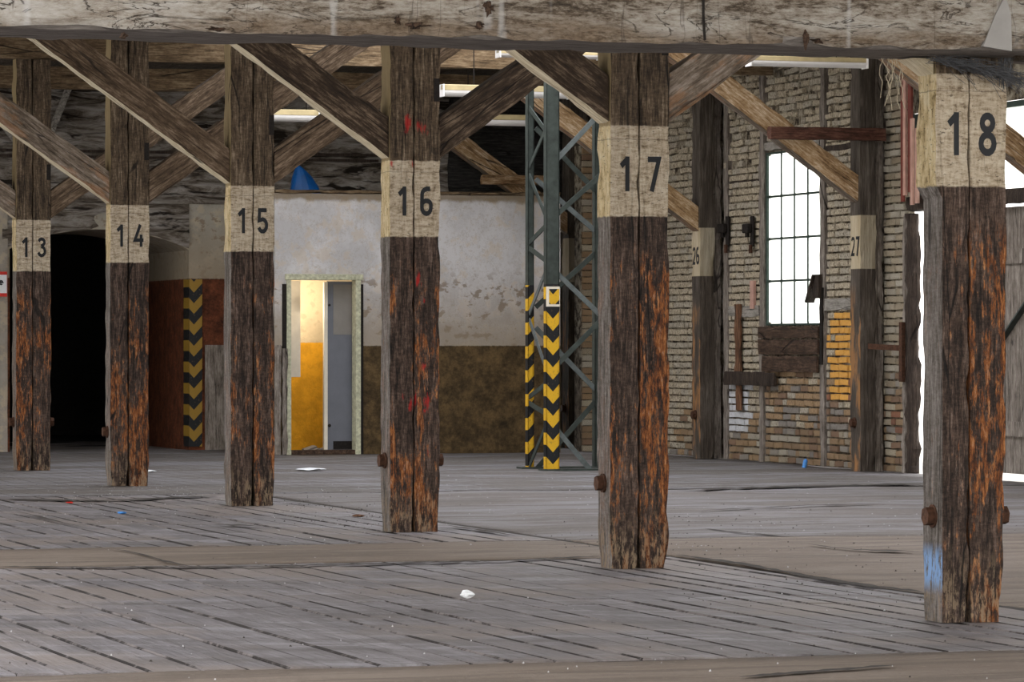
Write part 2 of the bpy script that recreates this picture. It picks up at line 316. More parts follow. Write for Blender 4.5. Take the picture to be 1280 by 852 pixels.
# ---------------------------------------------------------------- mesh helpers
def tag(o, label=None, cat=None, group=None, kind=None):
    if label: o['label'] = label
    if cat: o['category'] = cat
    if group: o['group'] = group
    if kind: o['kind'] = kind
    return o
def link(name, me, mats, parent=None, loc=(0, 0, 0), rz=0.0):
    for m in (mats if isinstance(mats, (list, tuple)) else [mats]):
        me.materials.append(M[m] if isinstance(m, str) else m)
    o = bpy.data.objects.new(name, me); C.objects.link(o); o.location = loc; o.rotation_euler = (0, 0, rz)
    if parent: o.parent = parent
    return o
def empty(name, c, s, z=0.0):
    o = bpy.data.objects.new(name, None); C.objects.link(o); o.empty_display_size = .2
    o.location = H(c, s, z); o.rotation_euler = (0, 0, PHI); return o
def put(o, c, s, z=0.0):
    o.location = H(c, s, z); o.rotation_euler = (0, 0, PHI); return o
class MB:
    def __init__(s): s.b = bmesh.new()
    def box(s, x0, x1, y0, y1, z0, z1, bev=0.0, mi=0):
        r = bmesh.ops.create_cube(s.b, size=1.0); vs = r['verts']
        for v in vs: v.co = Vector(((x0 + x1) / 2 + v.co.x * (x1 - x0), (y0 + y1) / 2 + v.co.y * (y1 - y0), (z0 + z1) / 2 + v.co.z * (z1 - z0)))
        fs = {f for v in vs for f in v.link_faces}
        for f in fs: f.material_index = mi
        if bev > 0: bmesh.ops.bevel(s.b, geom=list({e for v in vs for e in v.link_edges}), offset=bev, segments=1, affect='EDGES')
        return s
    def bar(s, p, q, w, h, up=(0, 0, 1), mi=0):
        p, q = Vector(p), Vector(q); d = (q - p); L = d.length; d.normalize(); sd = d.cross(Vector(up)).normalized(); u = sd.cross(d)
        vs = [s.b.verts.new(e + sd * a * w / 2 + u * b * h / 2) for e in (p, q) for a, b in ((-1, -1), (1, -1), (1, 1), (-1, 1))]
        for f in ((3, 2, 1, 0), (4, 5, 6, 7), (0, 1, 5, 4), (1, 2, 6, 5), (2, 3, 7, 6), (3, 0, 4, 7)): s.b.faces.new([vs[i] for i in f]).material_index = mi
        return s
    def cyl(s, p, q, r, n=12, mi=0):
        p, q = Vector(p), Vector(q); d = (q - p).normalized(); a = d.orthogonal().normalized(); b = d.cross(a)
        r1 = [s.b.verts.new(p + (a * math.cos(t) + b * math.sin(t)) * r) for t in [2 * math.pi * i / n for i in range(n)]]
        r2 = [s.b.verts.new(q + (a * math.cos(t) + b * math.sin(t)) * r) for t in [2 * math.pi * i / n for i in range(n)]]
        for i in range(n): s.b.faces.new((r1[i], r1[(i + 1) % n], r2[(i + 1) % n], r2[i])).material_index = mi
        s.b.faces.new(list(reversed(r1))); s.b.faces.new(r2); return s
    def quad(s, pts, mi=0):
        f = s.b.faces.new([s.b.verts.new(Vector(p)) for p in pts]); f.material_index = mi; return s
    def build(s, name, mats, parent=None, smooth=False):
        bmesh.ops.recalc_face_normals(s.b, faces=s.b.faces)
        me = bpy.data.meshes.new(name); s.b.to_mesh(me); s.b.free()
        if smooth: me.polygons.foreach_set('use_smooth', [True] * len(me.polygons))
        return link(name, me, mats, parent)
def rough(x0, x1, y0, y1, z0, z1, step=.06, amp=.006, chip=.012, seed=0, freq=3.0, side_mi=None, zstep=None, long='z', foot=0.0):
    """a hewn timber: a box cut into a grid, its faces wavy and its arrises chipped"""
    b = bmesh.new(); dims = (x1 - x0, y1 - y0, z1 - z0); lo = (x0, y0, z0)
    st = [step] * 3; st['xyz'.index(long)] = zstep or step * 1.5
    n = [max(1, round(dims[i] / st[i])) for i in range(3)]; cache = {}
    def V(i, j, k):
        key = (i, j, k)
        if key in cache: return cache[key]
        p = Vector((lo[0] + dims[0] * i / n[0], lo[1] + dims[1] * j / n[1], lo[2] + dims[2] * k / n[2]))
        q = Vector(p); li = 'xyz'.index(long); q[li] *= .35
        e = [(-1 if t == 0 else 1 if t == n[a] else 0) for a, t in ((0, i), (1, j), (2, k))]
        off = Vector((0, 0, 0)); w = noise.noise(q * freq * 5 + Vector((seed * 7.3, seed, 3))); w2 = noise.noise(p * freq * 2.3 + Vector((seed, 5, seed * 3.1)))
        ne = sum(1 for a in range(3) if e[a] and a != li)
        for a in range(3):
            if e[a]: off[a] -= e[a] * (abs(w) * amp * 1.5 + (chip * max(0, w2 + .25) * 1.3 if ne == 2 else 0) + (amp * .6 * w2))
        if foot and p.z - z0 < foot:
            t = 1 - (p.z - z0) / foot
            for a in (0, 1):
                if e[a]: off[a] -= e[a] * t * t * (.01 + .02 * abs(noise.noise(p * 4 + Vector((seed, 1, 1)))))
        v = b.verts.new(p + off); cache[key] = v; return v
    def F(vs, mi):
        try: b.faces.new(vs).material_index = mi
        except ValueError: pass
    smi = side_mi if side_mi is not None else 0
    for j in range(n[1]):
        for k in range(n[2]):
            F((V(0, j, k), V(0, j, k + 1), V(0, j + 1, k + 1), V(0, j + 1, k)), smi); F((V(n[0], j, k), V(n[0], j + 1, k), V(n[0], j + 1, k + 1), V(n[0], j, k + 1)), 0)
    for i in range(n[0]):
        for k in range(n[2]):
            F((V(i, 0, k), V(i + 1, 0, k), V(i + 1, 0, k + 1), V(i, 0, k + 1)), 0); F((V(i, n[1], k), V(i, n[1], k + 1), V(i + 1, n[1], k + 1), V(i + 1, n[1], k)), 0)
    for i in range(n[0]):
        for j in range(n[1]):
            F((V(i, j, 0), V(i, j + 1, 0), V(i + 1, j + 1, 0), V(i + 1, j, 0)), 0); F((V(i, j, n[2]), V(i + 1, j, n[2]), V(i + 1, j + 1, n[2]), V(i, j + 1, n[2])), 0)
    return b
def rbuild(b, name, mats, parent=None, mat=None):
    if mat is not None: b.transform(mat)
    me = bpy.data.meshes.new(name); b.to_mesh(me); b.free(); return link(name, me, mats, parent)

def arc(cx, cy, rx, ry, a0, a1, n=7): return [(cx + rx * math.cos(math.radians(a0 + (a1 - a0) * i / n)), cy + ry * math.sin(math.radians(a0 + (a1 - a0) * i / n))) for i in range(n + 1)]
GL = {'1': [[(.40, 0), (.40, 1.0)], [(.40, .93), (.14, .72)]],
      '2': [arc(.3, .76, .21, .16, 170, 0) + [(.50, .66), (.45, .52), (.12, .10), (.10, .075), (.56, .075)]],
      '3': [arc(.3, .76, .2, .165, 165, -80) + [(.26, .56)], [(.26, .54)] + arc(.3, .30, .23, .23, 75, -165)],
      '4': [[(.40, 1), (.07, .30), (.60, .30)], [(.45, .55), (.45, 0)]],
      '5': [[(.52, .925), (.13, .925), (.11, .52)] + arc(.3, .32, .22, .245, 115, -160, 10)],
      '6': [[(.47, .93), (.34, .93)] + arc(.31, .72, .22, .2, 100, 180, 4) + [(.09, .3)] + arc(.3, .28, .21, .205, 180, 360, 8) + arc(.3, .38, .21, .14, 0, 160, 6)],
      '7': [[(.08, .925), (.53, .925), (.24, 0)]],
      '8': [arc(.3, .76, .18, .165, 0, 360, 14), arc(.3, .28, .22, .21, 0, 360, 14)],
      'p': [[(.1, -.25), (.1, .6)], arc(.28, .32, .18, .22, 180, -180, 12)], 'l': [[(.3, 0), (.3, 1)]],
      'e': [[(.1, .32), (.5, .32)] + arc(.3, .3, .2, .24, 5, 320, 10)], 'w': [[(.05, .6), (.18, .05), (.3, .5), (.42, .05), (.55, .6)]], 'i': [[(.3, 0), (.3, .6)], [(.3, .8), (.3, .95)]]}
def stroke(mb, pts, w, f, th):
    """a flat stroke of width w along a polyline, th thick, carried into space by f(x, y, t)"""
    P = [Vector((p[0], p[1])) for p in pts]; closed = (P[0] - P[-1]).length < 1e-4
    if closed: P = P[:-1]
    n = len(P); L, R = [], []
    for i in range(n):
        a = P[i - 1] if (i > 0 or closed) else None; c = P[(i + 1) % n] if (i < n - 1 or closed) else None
        d1 = (P[i] - a).normalized() if a is not None else None; d2 = (c - P[i]).normalized() if c is not None else None
        d1 = d1 if d1 is not None else d2; d2 = d2 if d2 is not None else d1
        t = (d1 + d2)
        t = t.normalized() if t.length > 1e-6 else d1
        nn = Vector((-t.y, t.x)); k = w / 2 / max(.45, nn.dot(Vector((-d1.y, d1.x))))
        L.append(P[i] + nn * k); R.append(P[i] - nn * k)
    m = n if closed else n - 1
    for i in range(m):
        j = (i + 1) % n
        top = [f(q.x, q.y, th) for q in (L[i], R[i], R[j], L[j])]; bot = [f(q.x, q.y, 0) for q in (L[i], R[i], R[j], L[j])]
        mb.quad(top); mb.quad([bot[0], top[0], top[3], bot[3]]); mb.quad([top[1], bot[1], bot[2], top[2]])
def glyph(ch, f, w=.155, th=1.0):
    mb = MB()
    for k, g in enumerate(GL[ch]): stroke(mb, g, w, (lambda k: lambda x, y, t: f(x, y, t * (1 + .15 * k)))(k), th)
    return mb

# ---------------------------------------------------------------- setting: ground, floor
g0 = MB(); g0.box(17.3, 60, 10, 90, -.35, -.03); put(g0.build('ground', 'yard'), 0, 0).__setitem__('kind', 'structure')
fl = empty('floor', 0, 0); fl['kind'] = 'structure'; rnd = random.Random(5)
b = MB(); b.box(-12, 17.3, 4, 56, -.25, -.022); b.build('floor_base', 'earth', fl)
CS = 8.9                                         # seam between the plank field and the dusty side bay
def dust_sheet(name, c0, c1, s0, s1, mat, amp=.006, res=.25, top=0.0):
    b = bmesh.new(); nx = max(1, int((c1 - c0) / res)); ny = max(1, int((s1 - s0) / res)); vs = {}
    for i in range(nx + 1):
        for j in range(ny + 1):
            c, s = c0 + (c1 - c0) * i / nx, s0 + (s1 - s0) * j / ny
            e = .012 * noise.noise(Vector((c * 2, s * 2, 1)))
            vs[i, j] = b.verts.new((c + (e if 0 < i < nx else 0), s + (e * 2.0 if j in (0, ny) else 0), top + amp * noise.noise(Vector((c * 1.3, s * .8, 4)))))
    for i in range(nx):
        for j in range(ny): b.faces.new((vs[i, j], vs[i + 1, j], vs[i + 1, j + 1], vs[i, j + 1]))
    for i in range(nx):
        for jj in (0, ny):
            a, d = vs[i, jj], vs[i + 1, jj]; b.faces.new((a, d, b.verts.new(d.co - Vector((0, 0, .04))), b.verts.new(a.co - Vector((0, 0, .04)))))
    for j in range(ny):
        for ii in (0, nx):
            a, d = vs[ii, j], vs[ii, j + 1]; b.faces.new((a, d, b.verts.new(d.co - Vector((0, 0, .04))), b.verts.new(a.co - Vector((0, 0, .04)))))
    bmesh.ops.recalc_face_normals(b, faces=b.faces)
    me = bpy.data.meshes.new(name); b.to_mesh(me); b.free(); me.polygons.foreach_set('use_smooth', [True] * len(me.polygons)); return link(name, me, mat, fl)
dust_sheet('threshold_slab', -12, 17, 12.0, 16.66, 'dust_brown', .008)
dust_sheet('dusty_slab', -12, CS - .02, 24.68, 26.9, 'dust_brown', .008)
dust_sheet('left_bay_slab', -12, 1.88, 16.72, 24.58, 'dust_far', .01, .4)
dust_sheet('left_bay_slab', -12, 2.88, 26.94, 36.0, 'dust_far', .01, .4)
dust_sheet('side_bay_slab', CS + .06, 17.0, 16.72, 26.9, 'dust_brown', .012)
dust_sheet('side_bay_slab', CS + .06, 17.0, 26.92, 36.0, 'dust_side', .014)
dust_sheet('rear_slab', -12, 17.0, 36.16, 56, 'dust_far', .014, .4)
def plank(c0, c1, s0, s1, z, tilt):
    CHM = rnd.choice((.004, .006, .009, .015))
    b = bmesh.new(); n = max(2, int((s1 - s0) / .9)); rows = []
    for j in range(n + 1):
        s = s0 + (s1 - s0) * j / n; wob = .006 * noise.noise(Vector((c0 * 3, s * 1.1, 2))); wb2 = .006 * noise.noise(Vector((c1 * 3, s * 1.1, 9)))
        zz = z + .004 * noise.noise(Vector((c0, s, 7)))
        rows.append([b.verts.new((c0 + wob, s, -.022)), b.verts.new((c0 + wob, s, zz - .006 - tilt)), b.verts.new((c0 + CHM + wob, s, zz - tilt)), b.verts.new((c1 - CHM + wb2, s, zz + tilt)), b.verts.new((c1 + wb2, s, zz - .006 + tilt)), b.verts.new((c1 + wb2, s, -.022))])
    for j in range(n):
        for k in range(5): b.faces.new((rows[j][k], rows[j][k + 1], rows[j + 1][k + 1], rows[j + 1][k])).material_index = 0 if k == 2 else 1
    b.faces.new(list(reversed(rows[0]))); b.faces.new(rows[-1])
    me = bpy.data.meshes.new('plank'); b.to_mesh(me); b.free(); return link('plank', me, ['plank', 'joint'], fl)
def plank_field(c0, c1, s0, s1, w, cuts):
    c = c0
    while c < c1 - .05:
        ww = min(w * rnd.uniform(.88, 1.12), c1 - c); ends = [s0] + sorted(s0 + (s1 - s0) * (k + 1) / (cuts + 1) + rnd.uniform(-.7, .7) for k in range(cuts)) + [s1]
        gap = rnd.choice((.004, .006, .009, .016))
        for a, d in zip(ends, ends[1:]):
            plank(c, c + ww - gap, a + .004, d - .004, rnd.uniform(-.003, .003), rnd.uniform(-.0025, .0025))
        c += ww
plank_field(1.9, CS - .01, 16.72, 24.58, .205, 1)
plank_field(2.9, CS - .01, 26.94, 36.0, .205, 1)
m = MB(); m.box(-3, CS, 24.56, 24.70, -.022, -.005); m.box(-3, 17, 35.98, 36.18, -.022, -.004); m.box(CS - .02, CS + .08, 16.7, 36, -.022, -.006); m.box(-3, 17, 16.64, 16.74, -.022, -.008); m.build('seam_dirt_and_shade', 'earth', fl)  # dark strips stand in for the shade of the seam gaps
def crack(pts, w, seed):
    r = random.Random(seed); b = bmesh.new(); prev = None; P = []
    for (xa, ya), (xb, yb) in zip(pts, pts[1:]):
        n = max(2, int(abs(xb - xa) / 9)); P += [(xa + (xb - xa) * i / n, ya + (yb - ya) * i / n) for i in range(n)]
    P.append(pts[-1]); N = len(P)
    for i, (x, y) in enumerate(P):
        k = w * (.35 + r.random()) * min(1, i / 3 + .15, (N - 1 - i) / 3 + .15); y += r.uniform(-.4, .4)
        a, d = floor_at(x, y - k), floor_at(x, y + k); row = (b.verts.new((*a, .012)), b.verts.new((*d, .012)))
        if prev: b.faces.new((prev[0], row[0], row[1], prev[1]))
        prev = row
    me = bpy.data.meshes.new('crack'); b.to_mesh(me); b.free(); return link('crack', me, 'earth', fl)
for k, (pts, w) in enumerate((([(925, 849), (1000, 843), (1040, 840), (1118, 834)], 1.3), ([(145, 688), (180, 695), (205, 703), (246, 711)], .8), ([(0, 625), (60, 626), (130, 627), (215, 623), (270, 621)], .8),
        ([(0, 710), (120, 711), (330, 710), (480, 706), (620, 703), (750, 697)], .7), ([(855, 613), (960, 610), (1060, 608), (1155, 606)], .9), ([(560, 658), (600, 664), (650, 672)], .8),
        ([(845, 695), (920, 705), (1000, 720), (1080, 733), (1155, 742)], 1.4), ([(1010, 682), (1060, 688), (1110, 690), (1150, 691)], .7), ([(20, 640), (60, 650), (110, 662)], .8), ([(70, 680), (92, 683)], .7), ([(268, 657), (330, 659)], .8), ([(880, 662), (930, 668), (990, 672)], .5), ([(340, 625), (400, 631)], .6), ([(870, 640), (1000, 633), (1100, 631)], .4))): crack(pts, w, k)
# loose grit and plaster flakes
def debris(name, label, n, spots, mat, size, seed):
    r = random.Random(seed); b = bmesh.new()
    for i in range(n):
        px0, px1, py0, py1 = r.choice(spots); c, s = floor_at(r.uniform(px0, px1), r.uniform(py0, py1)); k = size * r.uniform(.4, 1.5); a = r.uniform(0, 6.28); h = k * r.uniform(.15, .6)
        base = [b.verts.new((c + k * math.cos(a + t) * r.uniform(.6, 1.2), s + k * math.sin(a + t) * r.uniform(.6, 1.2), .0)) for t in (0, 1.6, 3.1, 4.7)]
        tp = b.verts.new((c, s, h + .006))
        for j in range(4): b.faces.new((base[j], base[(j + 1) % 4], tp))
    me = bpy.data.meshes.new(name); b.to_mesh(me); b.free(); o = link(name, me, mat); put(o, 0, 0); return tag(o, label, 'debris', kind='stuff')
debris('plaster_flakes', 'scattered pale plaster flakes on the floor between the numbered columns', 420, [(0, 270, 597, 660), (60, 300, 605, 625), (340, 470, 600, 680), (550, 760, 590, 650), (840, 1160, 600, 690), (0, 1280, 580, 700), (0, 1280, 700, 850)], 'grit_pale', .0055, 3)
debris('dark_grit', 'scattered dark grit and wood crumbs on the dusty floor', 380, [(0, 1280, 575, 850), (840, 1160, 620, 760), (700, 1000, 640, 690), (340, 480, 620, 660)], 'earth', .006, 4)

# ---------------------------------------------------------------- roof
rf = empty('ceiling', 0, 0, 4.95); rf['kind'] = 'structure'
SKY = [(-5.0, 2.4, 10, 47.5), (10.4, 14.2, 21, 46.5)]      # two unseen roof openings, added to let daylight reach floor and columns
b = MB(); cuts = [-9, -5.0, 2.4, 10.4, 14.2, 17.6]
for ca_, cb_ in zip(cuts, cuts[1:]):
    hole = [q for q in SKY if q[0] <= ca_ + .01 and q[1] >= cb_ - .01]
    for sa_, sb_ in ([(8, hole[0][2]), (hole[0][3], 54)] if hole else [(8, 54)]): b.box(ca_, cb_, sa_, sb_, .04, .12)
b.build('roof_deck', 'roof', rf)
b = MB()
c = -9
while c < 17.4:
    hole = [q for q in SKY if q[0] < c + .19 and q[1] > c]
    for sa_, sb_ in ([(8, hole[0][2]), (hole[0][3], 54)] if hole else [(8, 54)]): b.box(c, c + .19, sa_, sb_, 0, .04)
    c += .2
o = b.build('ceiling_boards', 'roof', rf); o['kind'] = 'stuff'

# ---------------------------------------------------------------- timber columns of the first row
C0, S18, DS = 8.23, 18.37, 4.985
HW = .195
def sid(i): return S18 + (18 - i) * DS
def bolt(parent, x, y, z, sx, hexa=True):
    mb = MB(); mb.cyl((x, y, z), (x + sx * .05, y, z), .048, 6 if hexa else 4); mb.cyl((x, y, z), (x + sx * .012, y, z), .06, 12)
    return mb.build('bolt', 'rust', parent)
def make_column(num, c, s, top, label, mats=('post', 'post_side'), parts=2, bolts=(1, 1), foot=True):
    t = empty('timber_column', c, s); tag(t, label, 'column', 'numbered timber columns of the front row')
    xs = [-HW, -.004 + random.Random(num).uniform(-.012, .012), HW]
    for k in range(2):
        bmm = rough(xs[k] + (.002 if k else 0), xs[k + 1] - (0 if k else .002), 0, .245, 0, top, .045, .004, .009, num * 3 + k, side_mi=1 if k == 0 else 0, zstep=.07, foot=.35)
        if num == 18:
            for v in bmm.verts:
                if v.co.z < 2.17 and v.co.x < -HW + .055: v.co.x += .038 * min(1, (2.17 - v.co.z) / .03) * (1 - abs(v.co.x + HW) / .06 if v.co.x > -HW else 1)
                if v.co.z < .9 and v.co.x > HW - .03: v.co.x -= .03 * (1 - v.co.z / .9)
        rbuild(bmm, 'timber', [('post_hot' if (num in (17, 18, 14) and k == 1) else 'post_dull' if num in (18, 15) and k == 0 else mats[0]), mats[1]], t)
    h = .215
    for k, ch in enumerate(str(num)):
        x0 = (-.145, .04)[k]
        glyph(ch, lambda x, y, tt, x0=x0: (x0 + x * h * .75, -.0035 * tt + .002, 2.335 + y * h), .165).build('numeral', 'black', t)
    if bolts[0]: bolt(t, -HW + (.045 if num == 18 else 0), .12, .53, -1)
    if bolts[1]: bolt(t, HW, .12, .53, 1)
    mb = MB(); mb.box(HW - .05, HW - .006, -.003, .09, top - 1.32 if top > 4 else 2.0, top - 1.15 if top > 4 else 2.01)
    if top > 4: mb.build('mortise_shade', 'iron', t)  # solid dark block painted for the shade inside the mortise hole
    return t
LB = {18: 'nearest timber column at right, marked 18, with blue paint smear at its foot', 17: 'timber column marked 17 with bright orange worn faces',
      16: 'timber column marked 16 with red paint splashes', 15: 'timber column marked 15, between the doorway and column 14',
      14: 'timber column marked 14 in front of the dark archway', 13: 'leftmost timber column, marked 13, beside the dark archway'}
TOP = 4.5
for i in range(13, 19):
    make_column(i, C0, sid(i), 2.826 if i == 18 else TOP, LB[i], {16: ('post_red', 'post_side'), 18: ('post', 'post_side_blue')}.get(i, ('post', 'post_side')), bolts={18: (1, 1), 17: (1, 0), 16: (1, 1), 15: (0, 0), 14: (1, 0), 13: (1, 1)}[i])

SL = math.atan(.705)
def brace(c, s, side, label, mats, group, z0=2.76, ztop=TOP, thick=.25, hw=HW, seed=1, y0=.02, y1=.22, cut=None):
    """diagonal timber from the column face up to the crossbeam, side -1 left, +1 right"""
    rise = ztop - z0; L = rise / math.sin(SL); ov = .0
    if ztop < 3: L = .5
    b = rough(0, L + .36, y0, y1, 0, thick, .05, .003, .009, seed, long='x', zstep=.09)
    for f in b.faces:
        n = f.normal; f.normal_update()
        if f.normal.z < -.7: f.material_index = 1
    rot = Matrix.Rotation(-SL, 4, 'Y')
    b.transform(rot)
    x_start = hw - 0.0
    # plumb cuts at the column, level cut at the beam
    bmesh.ops.translate(b, verts=b.verts, vec=(x_start - .0, 0, z0))
    geom = b.verts[:] + b.edges[:] + b.faces[:]
    bmesh.ops.bisect_plane(b, geom=geom, plane_co=(x_start + .001, 0, 0), plane_no=(-1, 0, 0), clear_outer=True)
    # extend the lower end so that the plumb cut is full height
    geom = b.verts[:] + b.edges[:] + b.faces[:]
    bmesh.ops.bisect_plane(b, geom=geom, plane_co=(0, 0, ztop - .002), plane_no=(0, 0, 1), clear_outer=True)
    if side < 0:
        for v in b.verts: v.co.x = -v.co.x
        bmesh.ops.reverse_faces(b, faces=b.faces)
    me = bpy.data.meshes.new('brace'); b.to_mesh(me); b.free()
    o = link('diagonal_brace', me, mats); put(o, c, s); return tag(o, label, 'brace', group)
LL = {13: 'grey timber brace rising left out of the picture from the leftmost column', 14: 'grey weathered brace crossing in front of column 13, rising left from column 14', 15: 'long brown brace with pale lower edge crossing column 14, from column 15 up left',
      16: 'dark brown brace with pale lower edge between columns 15 and 16', 17: 'dark brace with broad pale lower edge left of column 17'}
LR = {13: 'brown brace rising right from the leftmost column, passing behind column 14', 14: 'brown brace rising right from column 14, passing behind column 15', 15: 'dark brown brace rising right from column 15, above the blue tarp',
      16: 'dark bark-brown brace rising right from column 16 towards column 17', 17: 'grey cracked brace rising right from column 17, above wall column 26'}
GB = 'diagonal braces of the front row'
for i in range(13, 19):
    z1 = 2.82 if i == 18 else TOP
    lm = {13: 'brace_grey_l', 14: 'brace_grey_l', 16: 'brace_dark_l', 17: 'brace_dark_l', 18: 'brace_pale_l'}.get(i, 'brace_l')
    brace(C0, sid(i), -1, {18: 'short pale brace stub between column 18 and the limewashed beam, left of the column'}.get(i, LL.get(i)), [lm, 'brace_pale_l'], GB, z0=2.735 if i == 18 else 2.76, ztop=z1, seed=i)  # pale lower faces paint the light from the left
    if i < 18: brace(C0, sid(i), 1, LR[i], [{17: 'brace_grey_r', 16: 'brace_dark_r'}.get(i, 'brace_r'), 'brace_r'], GB, ztop=z1, seed=i + 30)
# crossbeams carried by the columns
for i in range(12, 18):
    b = rough(-6, 16.9, 0.0, .24, TOP, TOP + .28, .1, .006, .014, i, long='x', zstep=.3)
    o = rbuild(b, 'crossbeam', 'girder'); put(o, 0, sid(i)); tag(o, {12: 'brown crossbeam just in front of the whitewashed gable wall', 13: 'brown crossbeam resting on top of column 13', 14: 'second crossbeam from the gable end visible between the braces, over column 14', 15: 'crossbeam above the frame on the column left of the doorway', 16: 'crossbeam above the frame on the red-splashed column', 17: 'crossbeam above the frame on the orange-worn column 17'}[i], 'beam', 'high crossbeams')

# ---------------------------------------------------------------- limewashed beam across the top of the picture
bt = empty('limewashed_beam', 0, 0, 2.826); tag(bt, 'massive chipped limewashed beam across the top, resting on column 18', 'beam')
b = rough(-6.0, 8.44, sid(18) - .38, sid(18) + .26, 0, .75, .05, .008, .018, 77, long='x', zstep=.08, freq=2.2)
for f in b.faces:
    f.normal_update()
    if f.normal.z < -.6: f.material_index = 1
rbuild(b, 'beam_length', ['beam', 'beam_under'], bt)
b = rough(8.46, 15.5, sid(18) - .38, sid(18) + .26, -.02, .75, .09, .012, .03, 78, long='x', zstep=.12, freq=2.2)
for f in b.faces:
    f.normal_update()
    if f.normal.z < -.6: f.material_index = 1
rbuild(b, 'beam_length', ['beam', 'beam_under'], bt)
# cement patch, knots and wounds on the beam face
yf = sid(18) - .38
def on_beam(px, py):
    c = c_at(px, yf); return c, (HOR - py) * depth(c, yf) / FPX + CAMH - 2.826
mb = MB(); pts = [on_beam(*p) for p in ((1228, 58), (1264, 64), (1263, 20), (1256, -6), (1243, 20))]
fr = [(x, yf - .010, z) for x, z in pts]; bk = [(x, yf + .02, z) for x, z in pts]; mb.quad(fr)
for i in range(5): mb.quad([fr[i], fr[(i + 1) % 5], bk[(i + 1) % 5], bk[i]])
mb.build('cement_patch', 'cement', bt)
def wound(px, py, w, h, seed):
    r = random.Random(seed); x0, z0 = on_beam(px, py); b = bmesh.new(); n = 22
    k = depth(x0, yf) / FPX; w *= k; h *= k
    ring = []; ring2 = []
    for i in range(n):
        a = 2 * math.pi * i / n; q = 1 + .8 * noise.noise(Vector((math.cos(a) * 2.5, math.sin(a) * 2.5, seed * 3.3))) + r.uniform(-.22, .22)
        ring.append(b.verts.new((x0 + w * q * math.cos(a), yf + .012, z0 + h * q * math.sin(a)))); ring2.append(b.verts.new((x0 + w * q * .55 * math.cos(a), yf - .012, z0 + h * q * .55 * math.sin(a))))
    cv = b.verts.new((x0, yf - .004, z0))
    for i in range(n):
        j = (i + 1) % n; b.faces.new((ring[i], ring[j], ring2[j], ring2[i])); b.faces.new((ring2[i], ring2[j], cv))
    bmesh.ops.recalc_face_normals(b, faces=b.faces)
    me = bpy.data.meshes.new('knot'); b.to_mesh(me); b.free(); link('knot', me, 'board', bt)
for k, a in enumerate([(610, 10, 8, 10), (599, 32, 8, 6), (520, 32, 16, 4), (497, 25, 5, 7), (1008, 47, 5, 10), (1022, 51, 9, 3), (155, 44, 5, 4), (270, 36, 14, 4)]): wound(*a, k)
mb = MB(); zz = .0
for px, py, q in ((878, 0, 880), (880, 14, 881), (881, 30, 883), (883, 44, 882)):
    pass
x0, z0 = on_beam(881, 50); x1, z1 = on_beam(879, -4); mb.bar((x0, yf - .002, z0), ((x0 + x1) / 2 - .004, yf - .002, (z0 + z1) / 2), .012, .005, (0, 1, 0)); mb.bar(((x0 + x1) / 2 - .004, yf - .002, (z0 + z1) / 2), (x1, yf - .002, z1), .012, .005, (0, 1, 0))
mb.build('crack', 'iron', bt)

# hay nest between the beam and column 18
def strands(name, label, n, fn, mat, rad, parent=None):
    cu = bpy.data.curves.new(name, 'CURVE'); cu.dimensions = '3D'; cu.bevel_depth = rad; cu.bevel_resolution = 0
    for i in range(n):
        pts = fn(i); sp = cu.splines.new('POLY'); sp.points.add(len(pts) - 1)
        for p, q in zip(sp.points, pts): p.co = (*q, 1)
    cu.materials.append(M[mat]); o = bpy.data.objects.new(name, cu); C.objects.link(o)
    if parent: o.parent = parent
    else: put(o, 0, 0); tag(o, label, 'straw', kind='stuff')
    return o
r = random.Random(8); s18 = sid(18)
def st1(i):
    t = r.random(); c0 = C0 - .31 + t * .42; z = 2.815 - .02 * r.random() - max(0, (t - .2)) * .10; L = r.uniform(.12, .3); sag = r.uniform(.01, .17) * r.random(); y = s18 - .02 - r.random() * .16
    return [(c0 + L * u, y - .02 * u, z - sag * u * u + .012 * math.sin(9 * u + i)) for u in (0, .25, .5, .75, 1)]
strands('bird_nest_straw', 'tangled grey straw hanging between the beam and column 18', 130, st1, 'hay', .0012)
def st1b(i):
    c0 = C0 + .155 + r.uniform(-.03, .03); y = s18 - .03 - r.random() * .1
    return [(c0 + r.uniform(-.01, .01), y, 2.82 - .15 * u * r.uniform(.7, 1.1)) for u in (0, .3, .6, 1)]
strands('straw_tuft', 'dark straw tuft hanging down over the right half of column 18', 45, st1b, 'hay', .0012)
def st2(i):
    c0 = C0 - .44 + r.uniform(-.05, .04); z = 2.81; x = c0; out = []
    for u in range(6): out.append((x, s18 + .0 - .01 * u, z - .04 * u * (1 + .3 * math.sin(i)))); x += r.uniform(-.025, .03)
    return out
strands('loose_straw', 'pale loose straw wisps hanging left of column 18', 9, st2, 'hay_pale', .002)

# ---------------------------------------------------------------- right wall: brick between timber studs
CW = 17.0
wr_ = empty('wall_right', 0, 0); wr_['kind'] = 'structure'
s26, s27, s25 = 45.15, 40.15, 50.15
WS0, WS1 = s_at(1027, CW), s_at(957, CW); WZ0, WZ1 = 1.60, 3.62
DS0, DS1 = 36.1, s_at(1150, CW)
b = MB()
def wallbox(sa, sb, za, zb): b.box(CW + .03, CW + .07, sa, sb, za, zb)
wallbox(WS1, 53, 0, 4.95); wallbox(WS0, WS1, 0, WZ0); wallbox(WS0, WS1, WZ1, 4.95); wallbox(DS1 + .3, WS0, 0, 4.95)
wallbox(DS0, DS1 + .3, 3.85, 4.95); wallbox(22, DS0, 0, 4.95)
b.build('mortar', 'mortar', wr_)
